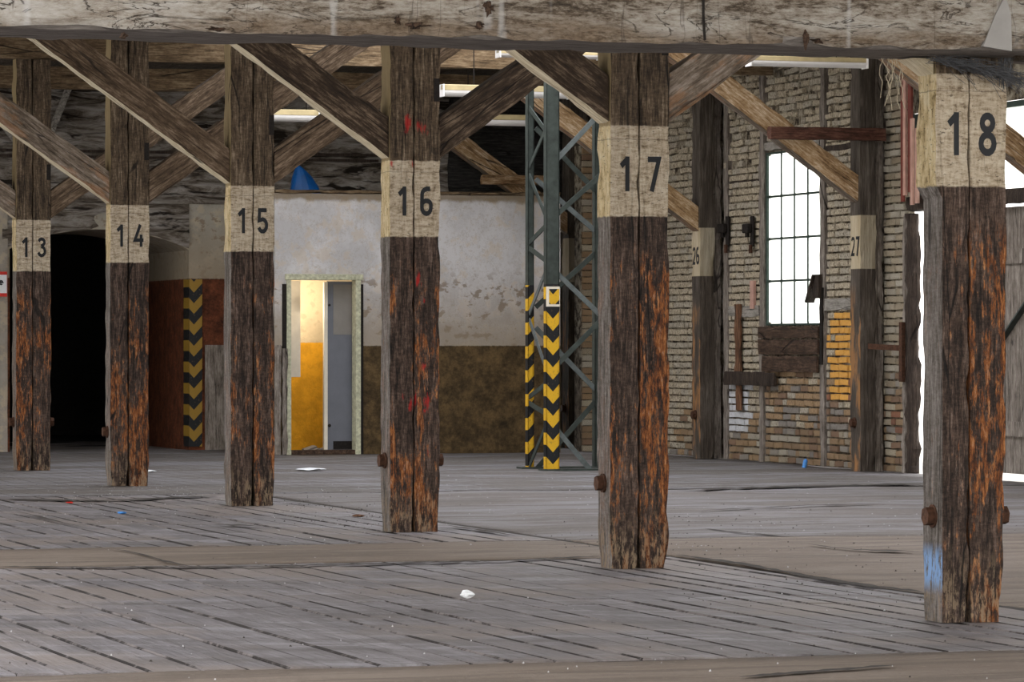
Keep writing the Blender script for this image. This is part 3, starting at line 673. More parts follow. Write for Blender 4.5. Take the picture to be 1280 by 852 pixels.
# bricks
def brick_mesh(seed):
    r = random.Random(seed); b = bmesh.new(); j = lambda: r.uniform(-.004, .004)
    lo = [(.05, -.5), (-.004, -.5)]
    v = []
    for (x, k) in ((.06, 1.0), (.004, 1.0), (-.006, .9)):
        for (y, z) in ((-.5, -.5), (.5, -.5), (.5, .5), (-.5, .5)): v.append(b.verts.new((x + (j() if x < .05 else 0), y * (k if k == 1 else .955) + j() * 1.5, z * k * 1.0 + j() * 4)))
    for a in (0, 4):
        for i in range(4): b.faces.new((v[a + i], v[a + (i + 1) % 4], v[a + 4 + (i + 1) % 4], v[a + 4 + i]))
    b.faces.new((v[8], v[9], v[10], v[11])); bmesh.ops.recalc_face_normals(b, faces=b.faces)
    me = bpy.data.meshes.new('brick'); b.to_mesh(me); b.free(); return me
BMESH = {k: [brick_mesh(i) for i in range(4)] for k in BM}
for k, ms in BMESH.items():
    for m in ms: m.materials.append(BM[k])
rb = random.Random(11); bricks = []
def lay(sa, sb, za, zb, hole=None):
    z = za; row = 0; ch = .083
    while z < zb - .03:
        s = sa - (.135 if row % 2 else 0)
        while s < sb - .02:
            L = .27 if rb.random() > .25 else .135
            a, d = max(s, sa), min(s + L, sb)
            if d - a > .04 and not (hole and a < hole[1] and d > hole[0] and z + ch > hole[2] and z < hole[3]):
                bricks.append((a, d, z + rb.uniform(-.003, .003), ch))
            s += L
        z += ch; row += 1
ws0, ws1 = WS0 - .12, WS1 + .12
lay(s27 + .3, ws0 - .04, .0, 4.9); lay(ws1 + .04, s26 - .02, 0, 4.9); lay(WS0 - .02, WS1 + .02, 0, 1.12); lay(WS0 - .02, WS1 + .02, 3.74, 4.9)
lay(DS1 + .39, s27 + .1, 0, 4.9); lay(s26 + .35, 52.5, 0, 4.9)
def bkind(s, z):
    q = rb.random(); nz = noise.noise(Vector((s * 1.3, z * 1.3, 5))) * .5
    if s27 + .2 < s < ws0 and .72 < z < 1.72 and (s < ws0 - .22 or q < .4): return 'orange' if q > .12 or z > 1 else 'red'
    if ws1 + .35 < s < s26 and .28 < z + nz * .3 < .85: return 'white'
    if s < s27 and z + nz < 1.35: return ('tan', 'brown', 'tan', 'red', 'grey', 'wash')[int(q * 6)]
    if s > s27 and z + nz < (1.15 if s < ws1 else .42): return ('tan', 'brown', 'grey', 'tan', 'tan', 'wash', 'wash2')[int(q * 7)]
    return 'wash' if q > .35 else 'wash2'
def vis(a, z):
    px = 640 + FPX * (CW * cp_ - a * sp_) / depth(CW, a); py = HOR - (z - CAMH) * FPX / depth(CW, a)
    return py > 70 and px < 1150 and not (700 > px) and not (748 < px < 860)
bricks.sort(key=lambda t: (0 if vis(t[0], t[2]) else 1, 0 if t[0] < s27 else 1, t[2]))
rest = bmesh.new(); rest_mats = list(BM); 
for n_, (a, d, z, ch) in enumerate(bricks):
    k = bkind((a + d) / 2, z); up = z > 3.45 and a > s27; jx = rb.uniform(-.009, .009) * (2.5 if up else 1)
    if up and rb.random() < .12: continue
    me = BMESH[k][rb.randrange(4)]; loc = Vector((CW + jx, (a + d) / 2, z + ch / 2)); sc = (1, d - a - .02, ch - .019 + (rb.uniform(-.012, .012) if up else 0))
    rot = rb.uniform(-.045, .045) * (2 if up else 1)
    if n_ < 299:
        o = bpy.data.objects.new('brick', me); C.objects.link(o); o.parent = wr_; o.location = loc; o.scale = sc; o.rotation_euler = (rot, 0, 0)
    else:
        mx = Matrix.Translation(loc) @ Matrix.Rotation(rot, 4, 'X') @ Matrix.Diagonal((*sc, 1)); n0 = len(rest.verts); vs = [rest.verts.new(mx @ v.co) for v in me.vertices]
        for p in me.polygons: rest.faces.new([vs[i] for i in p.vertices]).material_index = rest_mats.index(k)
me = bpy.data.meshes.new('brickwork'); rest.to_mesh(me); rest.free(); o = link('brickwork', me, [BM[k] for k in rest_mats], wr_); o['kind'] = 'stuff'
# studs and rails
def stud(name, sa, sb, za, zb, mat='grey_stud', c0=-.03, c1=.04, seed=1, long='z'):
    bq = rough(CW + c0, CW + c1, sa, sb, za, zb, .06, .006, .012, seed, long=long, zstep=.12); return rbuild(bq, name, mat, wr_)
stud('stud', WS1 + .0, WS1 + .15, 0, 4.9, seed=3); stud('stud', WS0 - .14, WS0 + .0, 0, 4.9, seed=4); stud('stud', s26 - .16, s26 + .0, 0, 4.9, seed=5)
stud('stud', s27 + .12, s27 + .3, 2.4, 4.9, seed=6); stud('stud', DS1 + .31, DS1 + .38, 0, 2.78, seed=9, c0=-.05)
stud('rail', s27 + .3, WS0 - .15, 1.76, 1.90, 'grey_rail', seed=7, long='y'); stud('rail', WS1 + .16, s26 - .17, 1.70, 1.84, 'grey_rail', seed=8, long='y')
stud('rail', WS0 + .01, WS1 - .01, 3.64, 3.74, 'grey_rail', seed=10, long='y'); stud('rail', s27 + .31, WS0 - .15, 3.55, 3.62, 'dark', seed=12, long='y')
stud('rail', WS1 + .16, s26 - .17, 3.30, 3.33, 'dark', seed=12, long='y', c0=-.012)

# window in the brick wall
w1 = empty('window_1', 0, 0); w1['kind'] = 'structure'
b = MB(); e = .045
b.box(CW + .0, CW + .035, WS0 + .002, WS0 + e, WZ0, WZ1); b.box(CW + .0, CW + .035, WS1 - e, WS1 - .002, WZ0, WZ1); b.box(CW + .0, CW + .035, WS0 + e, WS1 - e, WZ0, WZ0 + e * .5); b.box(CW + .0, CW + .035, WS0 + e, WS1 - e, WZ1 - e * .5, WZ1)
b.build('window_frame', 'muntin', w1)
a0, a1 = WS0 + e, WS1 - e; b0, b1 = WZ0 + e * .5, WZ1 - e * .5
for k in range(1, 4):
    y = a0 + (a1 - a0) * k / 4; m = MB(); m.box(CW + .014, CW + .026, y - .02, y + .02, b0, b1); m.build('glazing_bar', 'muntin', w1)
    z = b0 + (b1 - b0) * k / 4; m = MB(); m.box(CW + .012, CW + .028, a0, a1, z - .013, z + .013); m.build('glazing_bar', 'muntin', w1)
pm = None
for i in range(4):
    for j in range(4):
        y = a0 + (a1 - a0) * i / 4; z = b0 + (b1 - b0) * j / 4
        m = MB(); m.box(CW + .018, CW + .022, y + .018, y + (a1 - a0) / 4 - .018, z + .016, z + (b1 - b0) / 4 - .016); m.build('pane', 'glass', w1)
# brown boards under the window (lift-off apron)
ap = empty('board_apron', 0, 0); tag(ap, 'dark brown board panel fixed below the barred window', 'boards')
zz = WZ0 - .01
for k in range(3):
    h = (.15, .19, .2)[k]; bq = rough(CW - .07, CW - .035, WS0 - .04 + (.03 if k == 2 else 0), WS1 + .08 - (.12 if k == 2 else 0), zz - h + .008, zz, .06, .005, .012, 20 + k, long='y', zstep=.1); rbuild(bq, 'board', 'board', ap); zz -= h
m = MB(); m.box(CW - .045, CW - .0, WS0 - .12, WS0 - .05, 1.15, 2.02); m.build('batten', 'iron', ap)
# hanging scrap at the window's right jamb and a reddish batten at the left
m = MB(); m.bar((CW - .06, WS0 + .22, 1.86), (CW - .06, WS0 + .0, 2.16), .03, .11, (1, 0, 0)); m.box(CW - .08, CW - .035, WS0 - .1, WS0 + .08, 1.9, 2.17)
o = put(m.build('broken_shutter_piece', 'dark'), 0, 0); tag(o, 'broken dark board scrap hanging at the lower right of the barred window', 'scrap')
sx = s_at(944, CW); m = MB(); m.box(CW - .045, CW - .012, sx - .06, sx + .06, 1.8, 2.13); o = put(m.build('batten', 'pink'), 0, 0); tag(o, 'small reddish batten on the brick wall left of the barred window', 'batten')
# crossed planks leaning on the wall
sx = s_at(927, CW); bq = rough(CW - .06, CW - .03, sx - .1, sx + .1, 0, 1.27, .06, .005, .012, 31, zstep=.1)
for v in bq.verts: v.co.y += (v.co.z - .6) * .03 * (1 if v.co.z < .3 else .2)
o = rbuild(bq, 'vertical_plank', 'plank_rust'); put(o, 0, 0, z_at(513, CW, sx)); tag(o, 'narrow rust-brown upright plank nailed to the brick wall', 'plank', 'crossed planks on the brick wall')
sa, sb = s_at(977, CW), s_at(914, CW); bq = rough(CW - .1, CW - .062, sa, sb, 0, .17, .06, .005, .012, 32, long='y', zstep=.1)
o = rbuild(bq, 'horizontal_plank', 'dark'); put(o, 0, 0, z_at(482, CW, (sa + sb) / 2)); tag(o, 'dark short horizontal plank crossing the upright plank on the brick wall', 'plank', 'crossed planks on the brick wall')
# iron wall hooks
for px, lab in ((913, 'black iron wall bracket left of the barred window, the left one of two'), (944, 'black iron wall bracket close beside the left stud of the barred window')):
    sx = s_at(px, CW); t = empty('wall_bracket', CW - .02, sx, z_at(290, CW, sx)); tag(t, lab, 'bracket', 'iron wall brackets')
    m = MB(); m.box(-.03, -.005, -.05, .05, -.17, .19, .008); m.build('back_plate', 'iron', t)
    m = MB(); m.box(-.09, -.03, -.03, .16, -.01, .1, .01); m.box(-.06, -.03, .06, .13, -.06, .02); m.build('hook', 'iron', t)
    m = MB(); m.box(-.05, -.028, -.035, .035, -.25, -.15); m.build('tongue', 'rust', t)
# iron strap across column 27 and the brick pier
sa, sb = s_at(1134, CW), s_at(1083, 16.7)

# wall columns 25, 26, 27, 28
def wall_column(num, s, label):
    t = empty('wall_column', 16.675, s); tag(t, label, 'column', 'timber columns along the brick wall')
    rbuild(rough(0, .195, 0, .29, 0, 4.9, .05, .006, .014, num, side_mi=1, zstep=.1, foot=.3), 'timber', ['wallpost', 'wallpost_side'], t)
    rbuild(rough(.2, .30, .06, .26, 0, 4.9, .05, .006, .012, num + 9, zstep=.12), 'backing_post', 'grey_stud', t)
    if num in (26, 27):
        h = .21
        for k, ch in enumerate(str(num)):
            y0 = (.245, .125)[k]
            glyph(ch, lambda x, y, tt, y0=y0: (.003 - .0045 * tt, y0 - x * .17, 2.34 + y * h), .165).build('numeral', 'black', t)
    bolt(t, 0, .15, .53, -1); return t
def wp(side):
    g = G('wall_post_wood' + ('_side' if side else '')); f = g.noise((1, 1, .06), 50, 6, .7); m = g.noise((1, 1, .25), 6, 5, .65, (3, 3, 3))
    c = g.ramp(g.math('ADD', g.mul(f, .6), g.mul(m, .4)), [(.33, (.02, .015, .012)), (.5, (.075, .06, .047)), (.68, (.19, .165, .14))])
    if side: c = g.mix(g.mul(g.step(m, .48, .58), g.step(g.z, 2.1, 1.6)), c, (.3, .15, .06))
    bc = g.ramp(m, [(.35, (.3, .25, .17)), (.65, (.44, .39, .3))]) if not side else g.ramp(m, [(.35, (.42, .34, .22)), (.65, (.6, .52, .38))])
    c = g.mix(g.band(g.z, 2.2, 2.78, .006), c, bc); return g.done(c, .85, g.math('ADD', f, m), .8, .02)
M['wallpost'] = wp(False); M['wallpost_side'] = wp(True)
wall_column(26, s26, 'timber wall column with narrow number 26, behind column 17')
wall_column(27, s27, 'timber wall column with narrow number 27, right of the barred window')
wall_column(28, 35.2, 'timber wall column beyond the gate at the right edge')
wall_column(25, s25, 'unnumbered timber wall column seen through the steel lattice mast')
for num, s, lab in ((26, s26, 'tan timber brace rising left behind column 17 from wall column 26'), (27, s27, 'tan and grey timber brace crossing above the barred window to column 27'), (28, 35.2, 'tan timber brace end at the right edge beside column 18'), (25, s25, 'tan timber brace above the white room wall, seen left of the mast')):
    brace(16.675, s, -1, lab, ['brace_tan_l', 'brace_grey_l'], 'tan braces of the wall columns', z0={27: 2.92, 28: 2.85, 25: 2.83}.get(num, 2.74), hw=0, seed=num, y0=.04, y1=.24, thick=.24)
# short horizontal timbers nailed across the braces
cA, cB = c_at(962, s27 - .1), c_at(1106, s27 - .1)
bq = rough(cA, cB, s27 - .14, s27 - .012, 3.58, 3.72, .06, .005, .012, 51, long='x', zstep=.1); o = rbuild(bq, 'nailed_timber', 'redwood'); put(o, 0, 0); tag(o, 'dark red-brown horizontal timber nailed across column 27 and its brace', 'timber')
cA, cB = c_at(603, s25 - .1), c_at(692, s25 - .1)
bq = rough(cA, cB, s25 - .12, s25 - .0, 3.47, 3.60, .06, .005, .012, 52, long='x', zstep=.1); o = rbuild(bq, 'nailed_timber', 'brace_tan'); put(o, 0, 0); tag(o, 'orange-brown short timber lying across the brace above the white wall', 'timber')
# iron strap beside column 27
m = MB(); m.bar((16.76, s27 - .03, 1.36), (CW - .07, DS1 + .34, 1.34), .012, .06); m.box(CW - .09, CW - .05, DS1 + .28, DS1 + .36, .98, 1.62)
o = put(m.build('iron_strap', 'rust'), 0, 0); tag(o, 'rusty horizontal iron strap across the brick pier right of column 27', 'strap')

# gate opening on the right
g1 = empty('door_2', 0, 0); g1['kind'] = 'structure'
bq = rough(CW - .05, CW + .05, DS1 + .08, DS1 + .30, 0, 2.78, .05, .012, .03, 61, zstep=.09); rbuild(bq, 'door_post', 'dark', g1)
bq = rough(CW - .06, CW + .1, DS0 - .1, DS1 + .26, 2.80, 2.96, .08, .006, .014, 62, long='y', zstep=.2); rbuild(bq, 'lintel', 'dark', g1)
k = 0; s = DS0
while s < DS1 - .55:
    m = MB(); m.box(CW + .12, CW + .15, s + .004, s + .176, .07, 2.78); m.build('board', 'grey_stud', g1); s += .18
m = MB(); m.bar((CW + .1, DS0 + .05, 2.2), (CW + .1, s - .1, .6), .02, .09, (1, 0, 0)); m.build('diagonal_strap', 'steel', g1)
m = MB(); m.box(CW + .085, CW + .118, DS0, s, .45, .6); m.box(CW + .085, CW + .118, DS0, s, 2.2, 2.35); m.build('ledge', 'grey_stud', g1)
w2 = empty('window_2', 0, 0); w2['kind'] = 'structure'
m = MB(); m.box(CW + .02, CW + .08, DS0, DS0 + .06, 2.97, 3.84); m.box(CW + .02, CW + .08, DS1 - .06, DS1 + .3, 2.97, 3.84); m.box(CW + .02, CW + .08, DS0 + .06, DS1 - .06, 3.78, 3.84); m.box(CW + .02, CW + .08, (DS0 + DS1) / 2 - .02, (DS0 + DS1) / 2 + .02, 2.97, 3.78); m.build('window_frame', 'muntin', w2)
for k in range(2):
    y = DS0 + .06 + k * (DS1 - DS0) / 2; m = MB(); m.box(CW + .045, CW + .05, y, y + (DS1 - DS0) / 2 - .08, 2.97, 3.78); m.build('pane', 'glass', w2)
# reddish slats hanging beside column 18
for k, (pa, pb, mt, y0, y1) in enumerate(((1129, 1132, 'red_slat', 96, 252), (1134, 1137, 'pink', 96, 244), (1138, 1142, 'red_slat', 100, 240), (1143, 1146, 'pink', 148, 256), (1147, 1150, 'pink', 160, 254))):
    sa, sb = s_at(pb, CW - .1), s_at(pa, CW - .1); m = MB(); m.box(CW - .13 - .02 * (k % 2), CW - .105 - .02 * (k % 2), sa, sb, z_at(y1, CW, sa), z_at(y0, CW, sa)); o = put(m.build('hanging_slat', mt), 0, 0)
    tag(o, ['dark red slat, leftmost of the hanging slats beside column 18', 'pinkish long slat, second from left beside column 18', 'dark red slat in the middle of the hanging slats', 'short pinkish slat, fourth from left of the hanging slats', 'short pinkish slat nearest to column 18'][k], 'slat', 'slats hanging over the gate post')

# ---------------------------------------------------------------- white room at the back
SR = 48.46
ca, cb = c_at(343, SR), c_at(700, SR); da, db = c_at(363, SR), c_at(447, SR); DH = z_at(350, (da + db) / 2, SR); RH = 3.265
wf = empty('wall_back', 0, 0); wf['kind'] = 'structure'
def grid_wall(name, mat, parent, c0, c1, z0, z1, y, amp, res, holes=(), seed=0):
    b = bmesh.new(); xs = sorted({c0, c1, *[h for q in holes for h in q[:2]]}); zs = sorted({z0, z1, *[h for q in holes for h in q[2:]]})
    def fill(a): 
        out = []
        for p, q in zip(a, a[1:]):
            n = max(1, round((q - p) / res)); out += [p + (q - p) * i / n for i in range(n)]
        return out + [a[-1]]
    xs, zs = fill([x for x in xs if c0 <= x <= c1]), fill([z for z in zs if z0 <= z <= z1]); vs = {}
    def V(i, j):
        if (i, j) not in vs:
            p = Vector((xs[i], y, zs[j])); vs[i, j] = b.verts.new(p + Vector((0, amp * noise.noise(Vector((p.x * 1.7, seed, p.z * 2.6))) + amp * .5 * noise.noise(Vector((p.x * 6, seed, p.z * 9))), 0)))
        return vs[i, j]
    for i in range(len(xs) - 1):
        for j in range(len(zs) - 1):
            mx, mz = (xs[i] + xs[i + 1]) / 2, (zs[j] + zs[j + 1]) / 2
            if any(h[0] < mx < h[1] and h[2] < mz < h[3] for h in holes): continue
            b.faces.new((V(i, j), V(i + 1, j), V(i + 1, j + 1), V(i, j + 1)))
    me = bpy.data.meshes.new(name); b.to_mesh(me); b.free(); me.polygons.foreach_set('use_smooth', [True] * len(me.polygons)); return link(name, me, mat, parent)
grid_wall('plaster', 'white_wall', wf, ca, cb, 0, RH - .03, SR - .012, .012, .12, [(da, db, 0, DH)])
m = MB(); m.box(ca, da, SR, SR + .14, 0, RH); m.box(db, cb, SR, SR + .14, 0, RH); m.box(da, db, SR, SR + .14, DH, RH); m.build('wall_core', 'white_wall', wf)
m = MB(); m.box(ca, ca + .14, SR + .14, SR + 2.36, 0, RH); m.box(cb - .14, cb, SR + .14, SR + 2.36, 0, RH); m.build('side_wall', 'white_wall', wf)
m = MB(); m.box(ca + .14, cb - .14, SR + .14, SR + 2.36, RH - .1, RH); m.build('room_ceiling', 'white_paint', wf)
bq = rough(ca, cb, SR - .03, SR + .14, RH, RH + .05, .08, .012, .02, 71, long='x', zstep=.12); rbuild(bq, 'wall_top_ledge', 'girder', wf)
# dado boards left of the door
cL = c_at(357, SR)
bq = rough(ca - .02, cL - .07, SR - .07, SR - .03, 0, 1.37, .05, .006, .01, 72, zstep=.1); rbuild(bq, 'board', 'grey_stud', wf)
bq = rough(cL - .06, cL + .015, SR - .07, SR - .03, 0, 1.33, .05, .006, .01, 73, zstep=.1); rbuild(bq, 'board', 'grey_stud', wf)
# yellow room behind the door
ri = empty('wall_room', 0, 0); ri['kind'] = 'structure'
SY = SR + 1.3; cpart = c_at(409, SY)
m = MB(); m.box(ca + .14, c_at(452, SY) + .5, SY, SY + .1, 0, RH - .11); m.build('yellow_wall', 'yellow_wall', ri)
# door: frame, open leaf
d1 = empty('door_1', 0, SR); d1['kind'] = 'structure'
m = MB(); m.box(da - .055, da + .0, -.045, .14, 0, DH + .0); m.build('jamb', 'frame', d1)
m = MB(); m.box(db - .035, db + .03, -.045, .14, 0, DH + .0); m.build('jamb', 'frame', d1)
m = MB(); m.box(da - .075, db + .06, -.055, .14, DH, DH + .075, .006); m.build('head', 'frame', d1)
m = MB(); m.box(da, db, -.02, .2, 0, .055); m.build('threshold', 'board', d1)
m = MB(); m.box(da - .11, da - .055, -.02, .0, 0, DH - .05); m.build('jamb_gap_shade', 'iron', d1)  # thin black strips paint the shade of the gaps beside the frame
m = MB(); m.box(db + .03, db + .07, -.02, .0, 0, DH - .05); m.build('jamb_gap_shade', 'iron', d1)
lf = c_at(404, SR + .25)
m = MB(); m.box(lf, lf + .045, .2, .26, .055, DH - .02); m.build('inner_post', 'white_paint', d1)
m = MB(); m.box(lf + .046, db + .02, .22, .25, .02, DH - .01); dl = m.build('door_leaf', 'door_grey', d1)
m = MB(); m.box(c_at(417, SR + .2), db + .0, .212, .222, z_at(418, 13, SR), DH - .05); m.build('upper_panel', 'door_panel', dl)
m = MB(); m.box(c_at(417, SR + .2), db + .0, .21, .222, .06, .16); m.build('kick_plate', 'iron', dl)
m = MB(); m.cyl((c_at(412, SR + .2), .222, z_at(381, 13, SR)), (c_at(412, SR + .2), .2, z_at(381, 13, SR)), .015); m.cyl((c_at(412, SR + .2), .222, z_at(532, 13, SR)), (c_at(412, SR + .2), .2, z_at(532, 13, SR)), .02); m.build('hinge', 'iron', dl)
cu0, cu1 = c_at(365, SR + .5), c_at(375.5, SR + .5); m = MB(); m.box(cu0 - .05, cu1, .5, .53, z_at(471, 12.6, SR + .5), DH); o = m.build('hanging_panel', 'white_paint', d1)
m = MB(); r = random.Random(3)
for k in range(9):
    x = r.uniform(c_at(366, SY), c_at(402, SY)); y = SR + 1.2 - r.random() * .5; q = r.uniform(.03, .08); m.bar((x, y, q * .3), (x + q * 2, y + .05, q * .9), q, q * .5)
o = put(m.build('rubble', 'cement'), 0, 0); tag(o, 'rubble and plaster scraps on the floor inside the yellow room', 'rubble', kind='stuff')
# lamp inside the yellow room
la = bpy.data.lights.new('room_lamp', 'POINT'); la.energy = 11; la.shadow_soft_size = .25; la.color = (1, .86, .66)
lo = bpy.data.objects.new('room_lamp', la); C.objects.link(lo); lo.location = H(ca + .45, SR + .6, 1.9)

# blue tarp piece on top of the white room
r = random.Random(2); b = bmesh.new(); ct = c_at(380, SR + .3); n = 14; rings = []
for (rr, z, ox) in ((.21, 0, 0), (.18, .1, -.01), (.12, .22, -.03), (.05, .33, -.06)):
    rings.append([b.verts.new((ox + rr * math.cos(2 * math.pi * i / n) * (1 + .12 * math.sin(5 * i + z * 9)), .6 * rr * math.sin(2 * math.pi * i / n) * (1 + .15 * math.cos(3 * i)), z)) for i in range(n)])
tp = b.verts.new((-.07, 0, .37))
for a, d in zip(rings, rings[1:]):
    for i in range(n): b.faces.new((a[i], a[(i + 1) % n], d[(i + 1) % n], d[i]))
for i in range(n): b.faces.new((rings[-1][i], rings[-1][(i + 1) % n], tp))
b.faces.new(list(reversed(rings[0])))
me = bpy.data.meshes.new('blue_tarp'); b.to_mesh(me); b.free(); o = link('blue_tarp', me, 'blue'); put(o, ct, SR + .3, RH); tag(o, 'blue plastic tarp bunched into a cone on top of the white wall', 'tarp')

# ---------------------------------------------------------------- arch wall at the left
SA = 50.83
aL, aR = c_at(12, SA), c_at(236, SA); SPR, RISE = 2.60, .26
wa = empty('wall_left', 0, 0); wa['kind'] = 'structure'
GT = 3.2
def arch_wall():
    b = bmesh.new(); n = 24; x0, x1 = -9.0, ca + .2; up = [(aL + (aR - aL) * i / n, SPR + RISE * math.sin(math.pi * i / n) ** .75) for i in range(n + 1)]
    y = SA
    def q(pts): return b.faces.new([b.verts.new(p) for p in pts])
    q([(x0, y, 0), (aL, y, 0), (aL, y, SPR), (x0, y, SPR)]); q([(x0, y, SPR), (aL, y, SPR), (aL, y, GT), (x0, y, GT)])
    q([(aR, y, 0), (x1, y, 0), (x1, y, SPR), (aR, y, SPR)]); q([(aR, y, SPR), (x1, y, SPR), (x1, y, GT), (aR, y, GT)])
    for (xa, za), (xb, zb) in zip(up, up[1:]):
        q([(xa, y, za), (xb, y, zb), (xb, y, GT), (xa, y, GT)]); q([(xa, y, za), (xb, y, zb), (xb, y + 2.4, zb), (xa, y + 2.4, za)])
    q([(aR, y, 0), (aR, y, SPR), (aR, y + 2.4, SPR), (aR, y + 2.4, 0)]); q([(aL, y, 0), (aL, y, SPR), (aL, y + 2.4, SPR), (aL, y + 2.4, 0)])
    me = bpy.data.meshes.new('plaster'); b.to_mesh(me); b.free(); return link('plaster', me, 'arch_wall', wa)
arch_wall()
grid_wall('limewashed_face', 'arch_left', wa, -9.0, aL - .03, 0, GT, SA - .02, .02, .1, seed=5)
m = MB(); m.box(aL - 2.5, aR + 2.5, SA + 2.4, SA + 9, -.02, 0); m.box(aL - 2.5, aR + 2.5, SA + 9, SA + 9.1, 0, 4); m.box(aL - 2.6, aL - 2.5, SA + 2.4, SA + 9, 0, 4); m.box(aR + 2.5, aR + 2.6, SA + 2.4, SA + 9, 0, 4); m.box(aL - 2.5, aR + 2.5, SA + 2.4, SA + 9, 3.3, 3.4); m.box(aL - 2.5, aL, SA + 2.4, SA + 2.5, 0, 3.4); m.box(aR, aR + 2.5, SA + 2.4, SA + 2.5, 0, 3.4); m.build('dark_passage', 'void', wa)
# rough rim plaster around and above the arch
b = bmesh.new(); n = 60; prev = None
for i in range(n + 1):
    x = aL - .1 + (aR - aL + .1) * i / n; t = max(0, min(1, (x - aL) / (aR - aL))); z0 = SPR + RISE * math.sin(math.pi * t) ** .75 + .0; row = []
    for j in range(9):
        z = z0 + (GT - z0) * j / 8; row.append(b.verts.new((x, SA - .03 - .05 * noise.noise(Vector((x * 2.5, z * 3.5, 2))) + (.03 if j == 0 else 0), z)))
    if prev:
        for j in range(8): b.faces.new((prev[j], row[j], row[j + 1], prev[j + 1]))
    prev = row
me = bpy.data.meshes.new('rough_rim'); b.to_mesh(me); b.free(); link('rough_rim', me, 'rough_wall', wa)
m = MB(); m.box(c_at(256, SA), ca + .2, SA - .03, SA - .002, 0, z_at(431, 11.6, SA)); m.build('grey_dado_panel', 'grey_stud', wa)
gbl = grid_wall('gable_plaster', 'rough_wall', wa, -9.0, c_at(560, SA), GT, 4.9, SA - .02, .07, .09, seed=3)
m = MB(); m.box(-9.0, CW, SA + .05, SA + .3, GT, 4.93); m.build('gable_core', 'gable_shade', wa)
z = GT; k = 0
while z < 4.9:
    m = MB(); m.box(c_at(560, SA), CW - .35, SA + .0, SA + .04, z + .006, z + .24); m.build('gable_shade_board', 'gable_shade', wa); z += .25  # boards added dark where little light reaches the gable
for pa, pb, ya, yb in ((62, 84, 165, 110), (-30, 20, 115, 180)):
    bq = MB(); bq.bar((c_at(pa, SA), SA - .1, z_at(ya, 10, SA)), (c_at(pb, SA), SA - .1, z_at(yb, 10, SA)), .07, .13, (0, 1, 0)); bq.build('gable_strut', 'grey_rail', wa)
for y in (190, 197):
    bq = MB(); bq.box(c_at(-100, SA), c_at(470, SA), SA - .13, SA - .07, z_at(y, 11, SA) - .02, z_at(y, 11, SA) + .015); bq.build('gable_rail', 'dark', wa)
# hazard strip at the arch corner
t = empty('hazard_corner_guard', aR, SA); tag(t, 'yellow and black chevron strip on the right corner of the dark archway', 'hazard strip')
zt = z_at(349, aR, SA)
m = MB(); m.box(0.0, .17, -.034, -.031, .05, zt); m.build('front_flange', 'hazard_wall', t)
m = MB(); m.box(-.006, -.003, -.03, .28, .05, zt); m.build('side_flange', 'hazard_wall', t)
# sign at the left edge
t = empty('wall_sign', c_at(-2, SA), SA - .06, z_at(355, 9, SA)); tag(t, 'white sign with red border and dark lettering at the left edge, beside column 13', 'sign')
m = MB(); m.box(-.24, .10, -.012, 0, -.16, .16); m.build('sign_border', 'sign_red', t); m = MB(); m.box(-.24, .095, -.016, -.012, -.115, .12); m.build('sign_face', 'sign_white', t)
x = -.16
for ch in 'ple':
    glyph(ch, lambda u, v, tt, x=x: (x + u * .1, -.0165 - .001 * tt, -.01 + v * .1), .2).build('letter', 'black', t); x += .075
x = -.16
for ch in 'wi':
    glyph(ch, lambda u, v, tt, x=x: (x + u * .1, -.0165 - .001 * tt, -.1 + v * .075), .22).build('letter', 'sign_blue', t); x += .09

# ---------------------------------------------------------------- steel lattice mast
Cm, Sm = 13.62, 41.5
t = empty('lattice_mast', Cm, Sm); tag(t, 'green-grey steel lattice mast with yellow and black striped feet', 'mast')
WM, DM, HM = .8, .78, 4.48
def leg(x, y, w, hz, zt):
    m = MB(); m.box(x - w / 2, x + w / 2, y, y + .012, zt, HM); m.box(x - w / 2, x - w / 2 + .012, y, y + .1, zt, HM); m.box(x + w / 2 - .012, x + w / 2, y, y + .1, zt, HM); o = m.build('leg', 'steel', t)
    m = MB(); m.box(x - w / 2, x + w / 2, y, y + .012, .015, zt); m.box(x - w / 2, x - w / 2 + .012, y, y + .1, .015, zt); m.box(x + w / 2 - .012, x + w / 2, y, y + .1, .015, zt); m.build('striped_foot', hz, o)
    return o
zt = z_at(355, Cm, Sm)
l0 = leg(0, 0, .15, 'hazard', zt); leg(0, DM, .07, 'hazard_diag', zt); leg(WM, 0, .12, 'steel', .05); leg(WM, DM, .1, 'steel', .05)
m = MB(); m.box(-.078, .078, -.003, .0, z_at(383, Cm, Sm), z_at(358, Cm, Sm)); lb = m.build('label_plate', 'white_paint', t)
m = MB(); m.box(-.045, .072, -.005, -.003, z_at(380, Cm, Sm), z_at(361, Cm, Sm)); m.build('label_print', 'hazard', lb)
def zf(y): return z_at(y, Cm, Sm)
for k, (ya, yb) in enumerate(((198, 155), (155, 196), (220, 254), (267, 231), (342, 380), (383, 347), (409, 450), (455, 415), (538, 586), (590, 545))):
    rear = k % 4 in (1, 2); y = .02 if not rear else DM + .02
    m = MB(); m.bar((.06, y, zf(ya)), (WM - .04, y, zf(ya + (yb - ya) * 1.92)), .055, .012, (0, 1, 0)); m.build('lattice_bar', 'steel' if k % 2 else 'steel_light', t)
for k, (ya, yb) in enumerate(((215, 283), (301, 277), (308, 329), (391, 326), (399, 474), (497, 476), (505, 520), (585, 520), (130, 170), (205, 150))):
    m = MB(); m.bar((-.02, DM, zf(ya)), (-.02, .05, zf(yb)), .012, .055, (0, 0, 1)); m.build('lattice_bar', 'steel_light' if k in (3, 4) else 'steel', t)
m = MB(); m.box(-.12, WM + .1, -.06, .15, 0, .02); m.box(-.12, WM + .1, DM - .05, DM + .16, 0, .02); m.build('base_plate', 'steel', t)

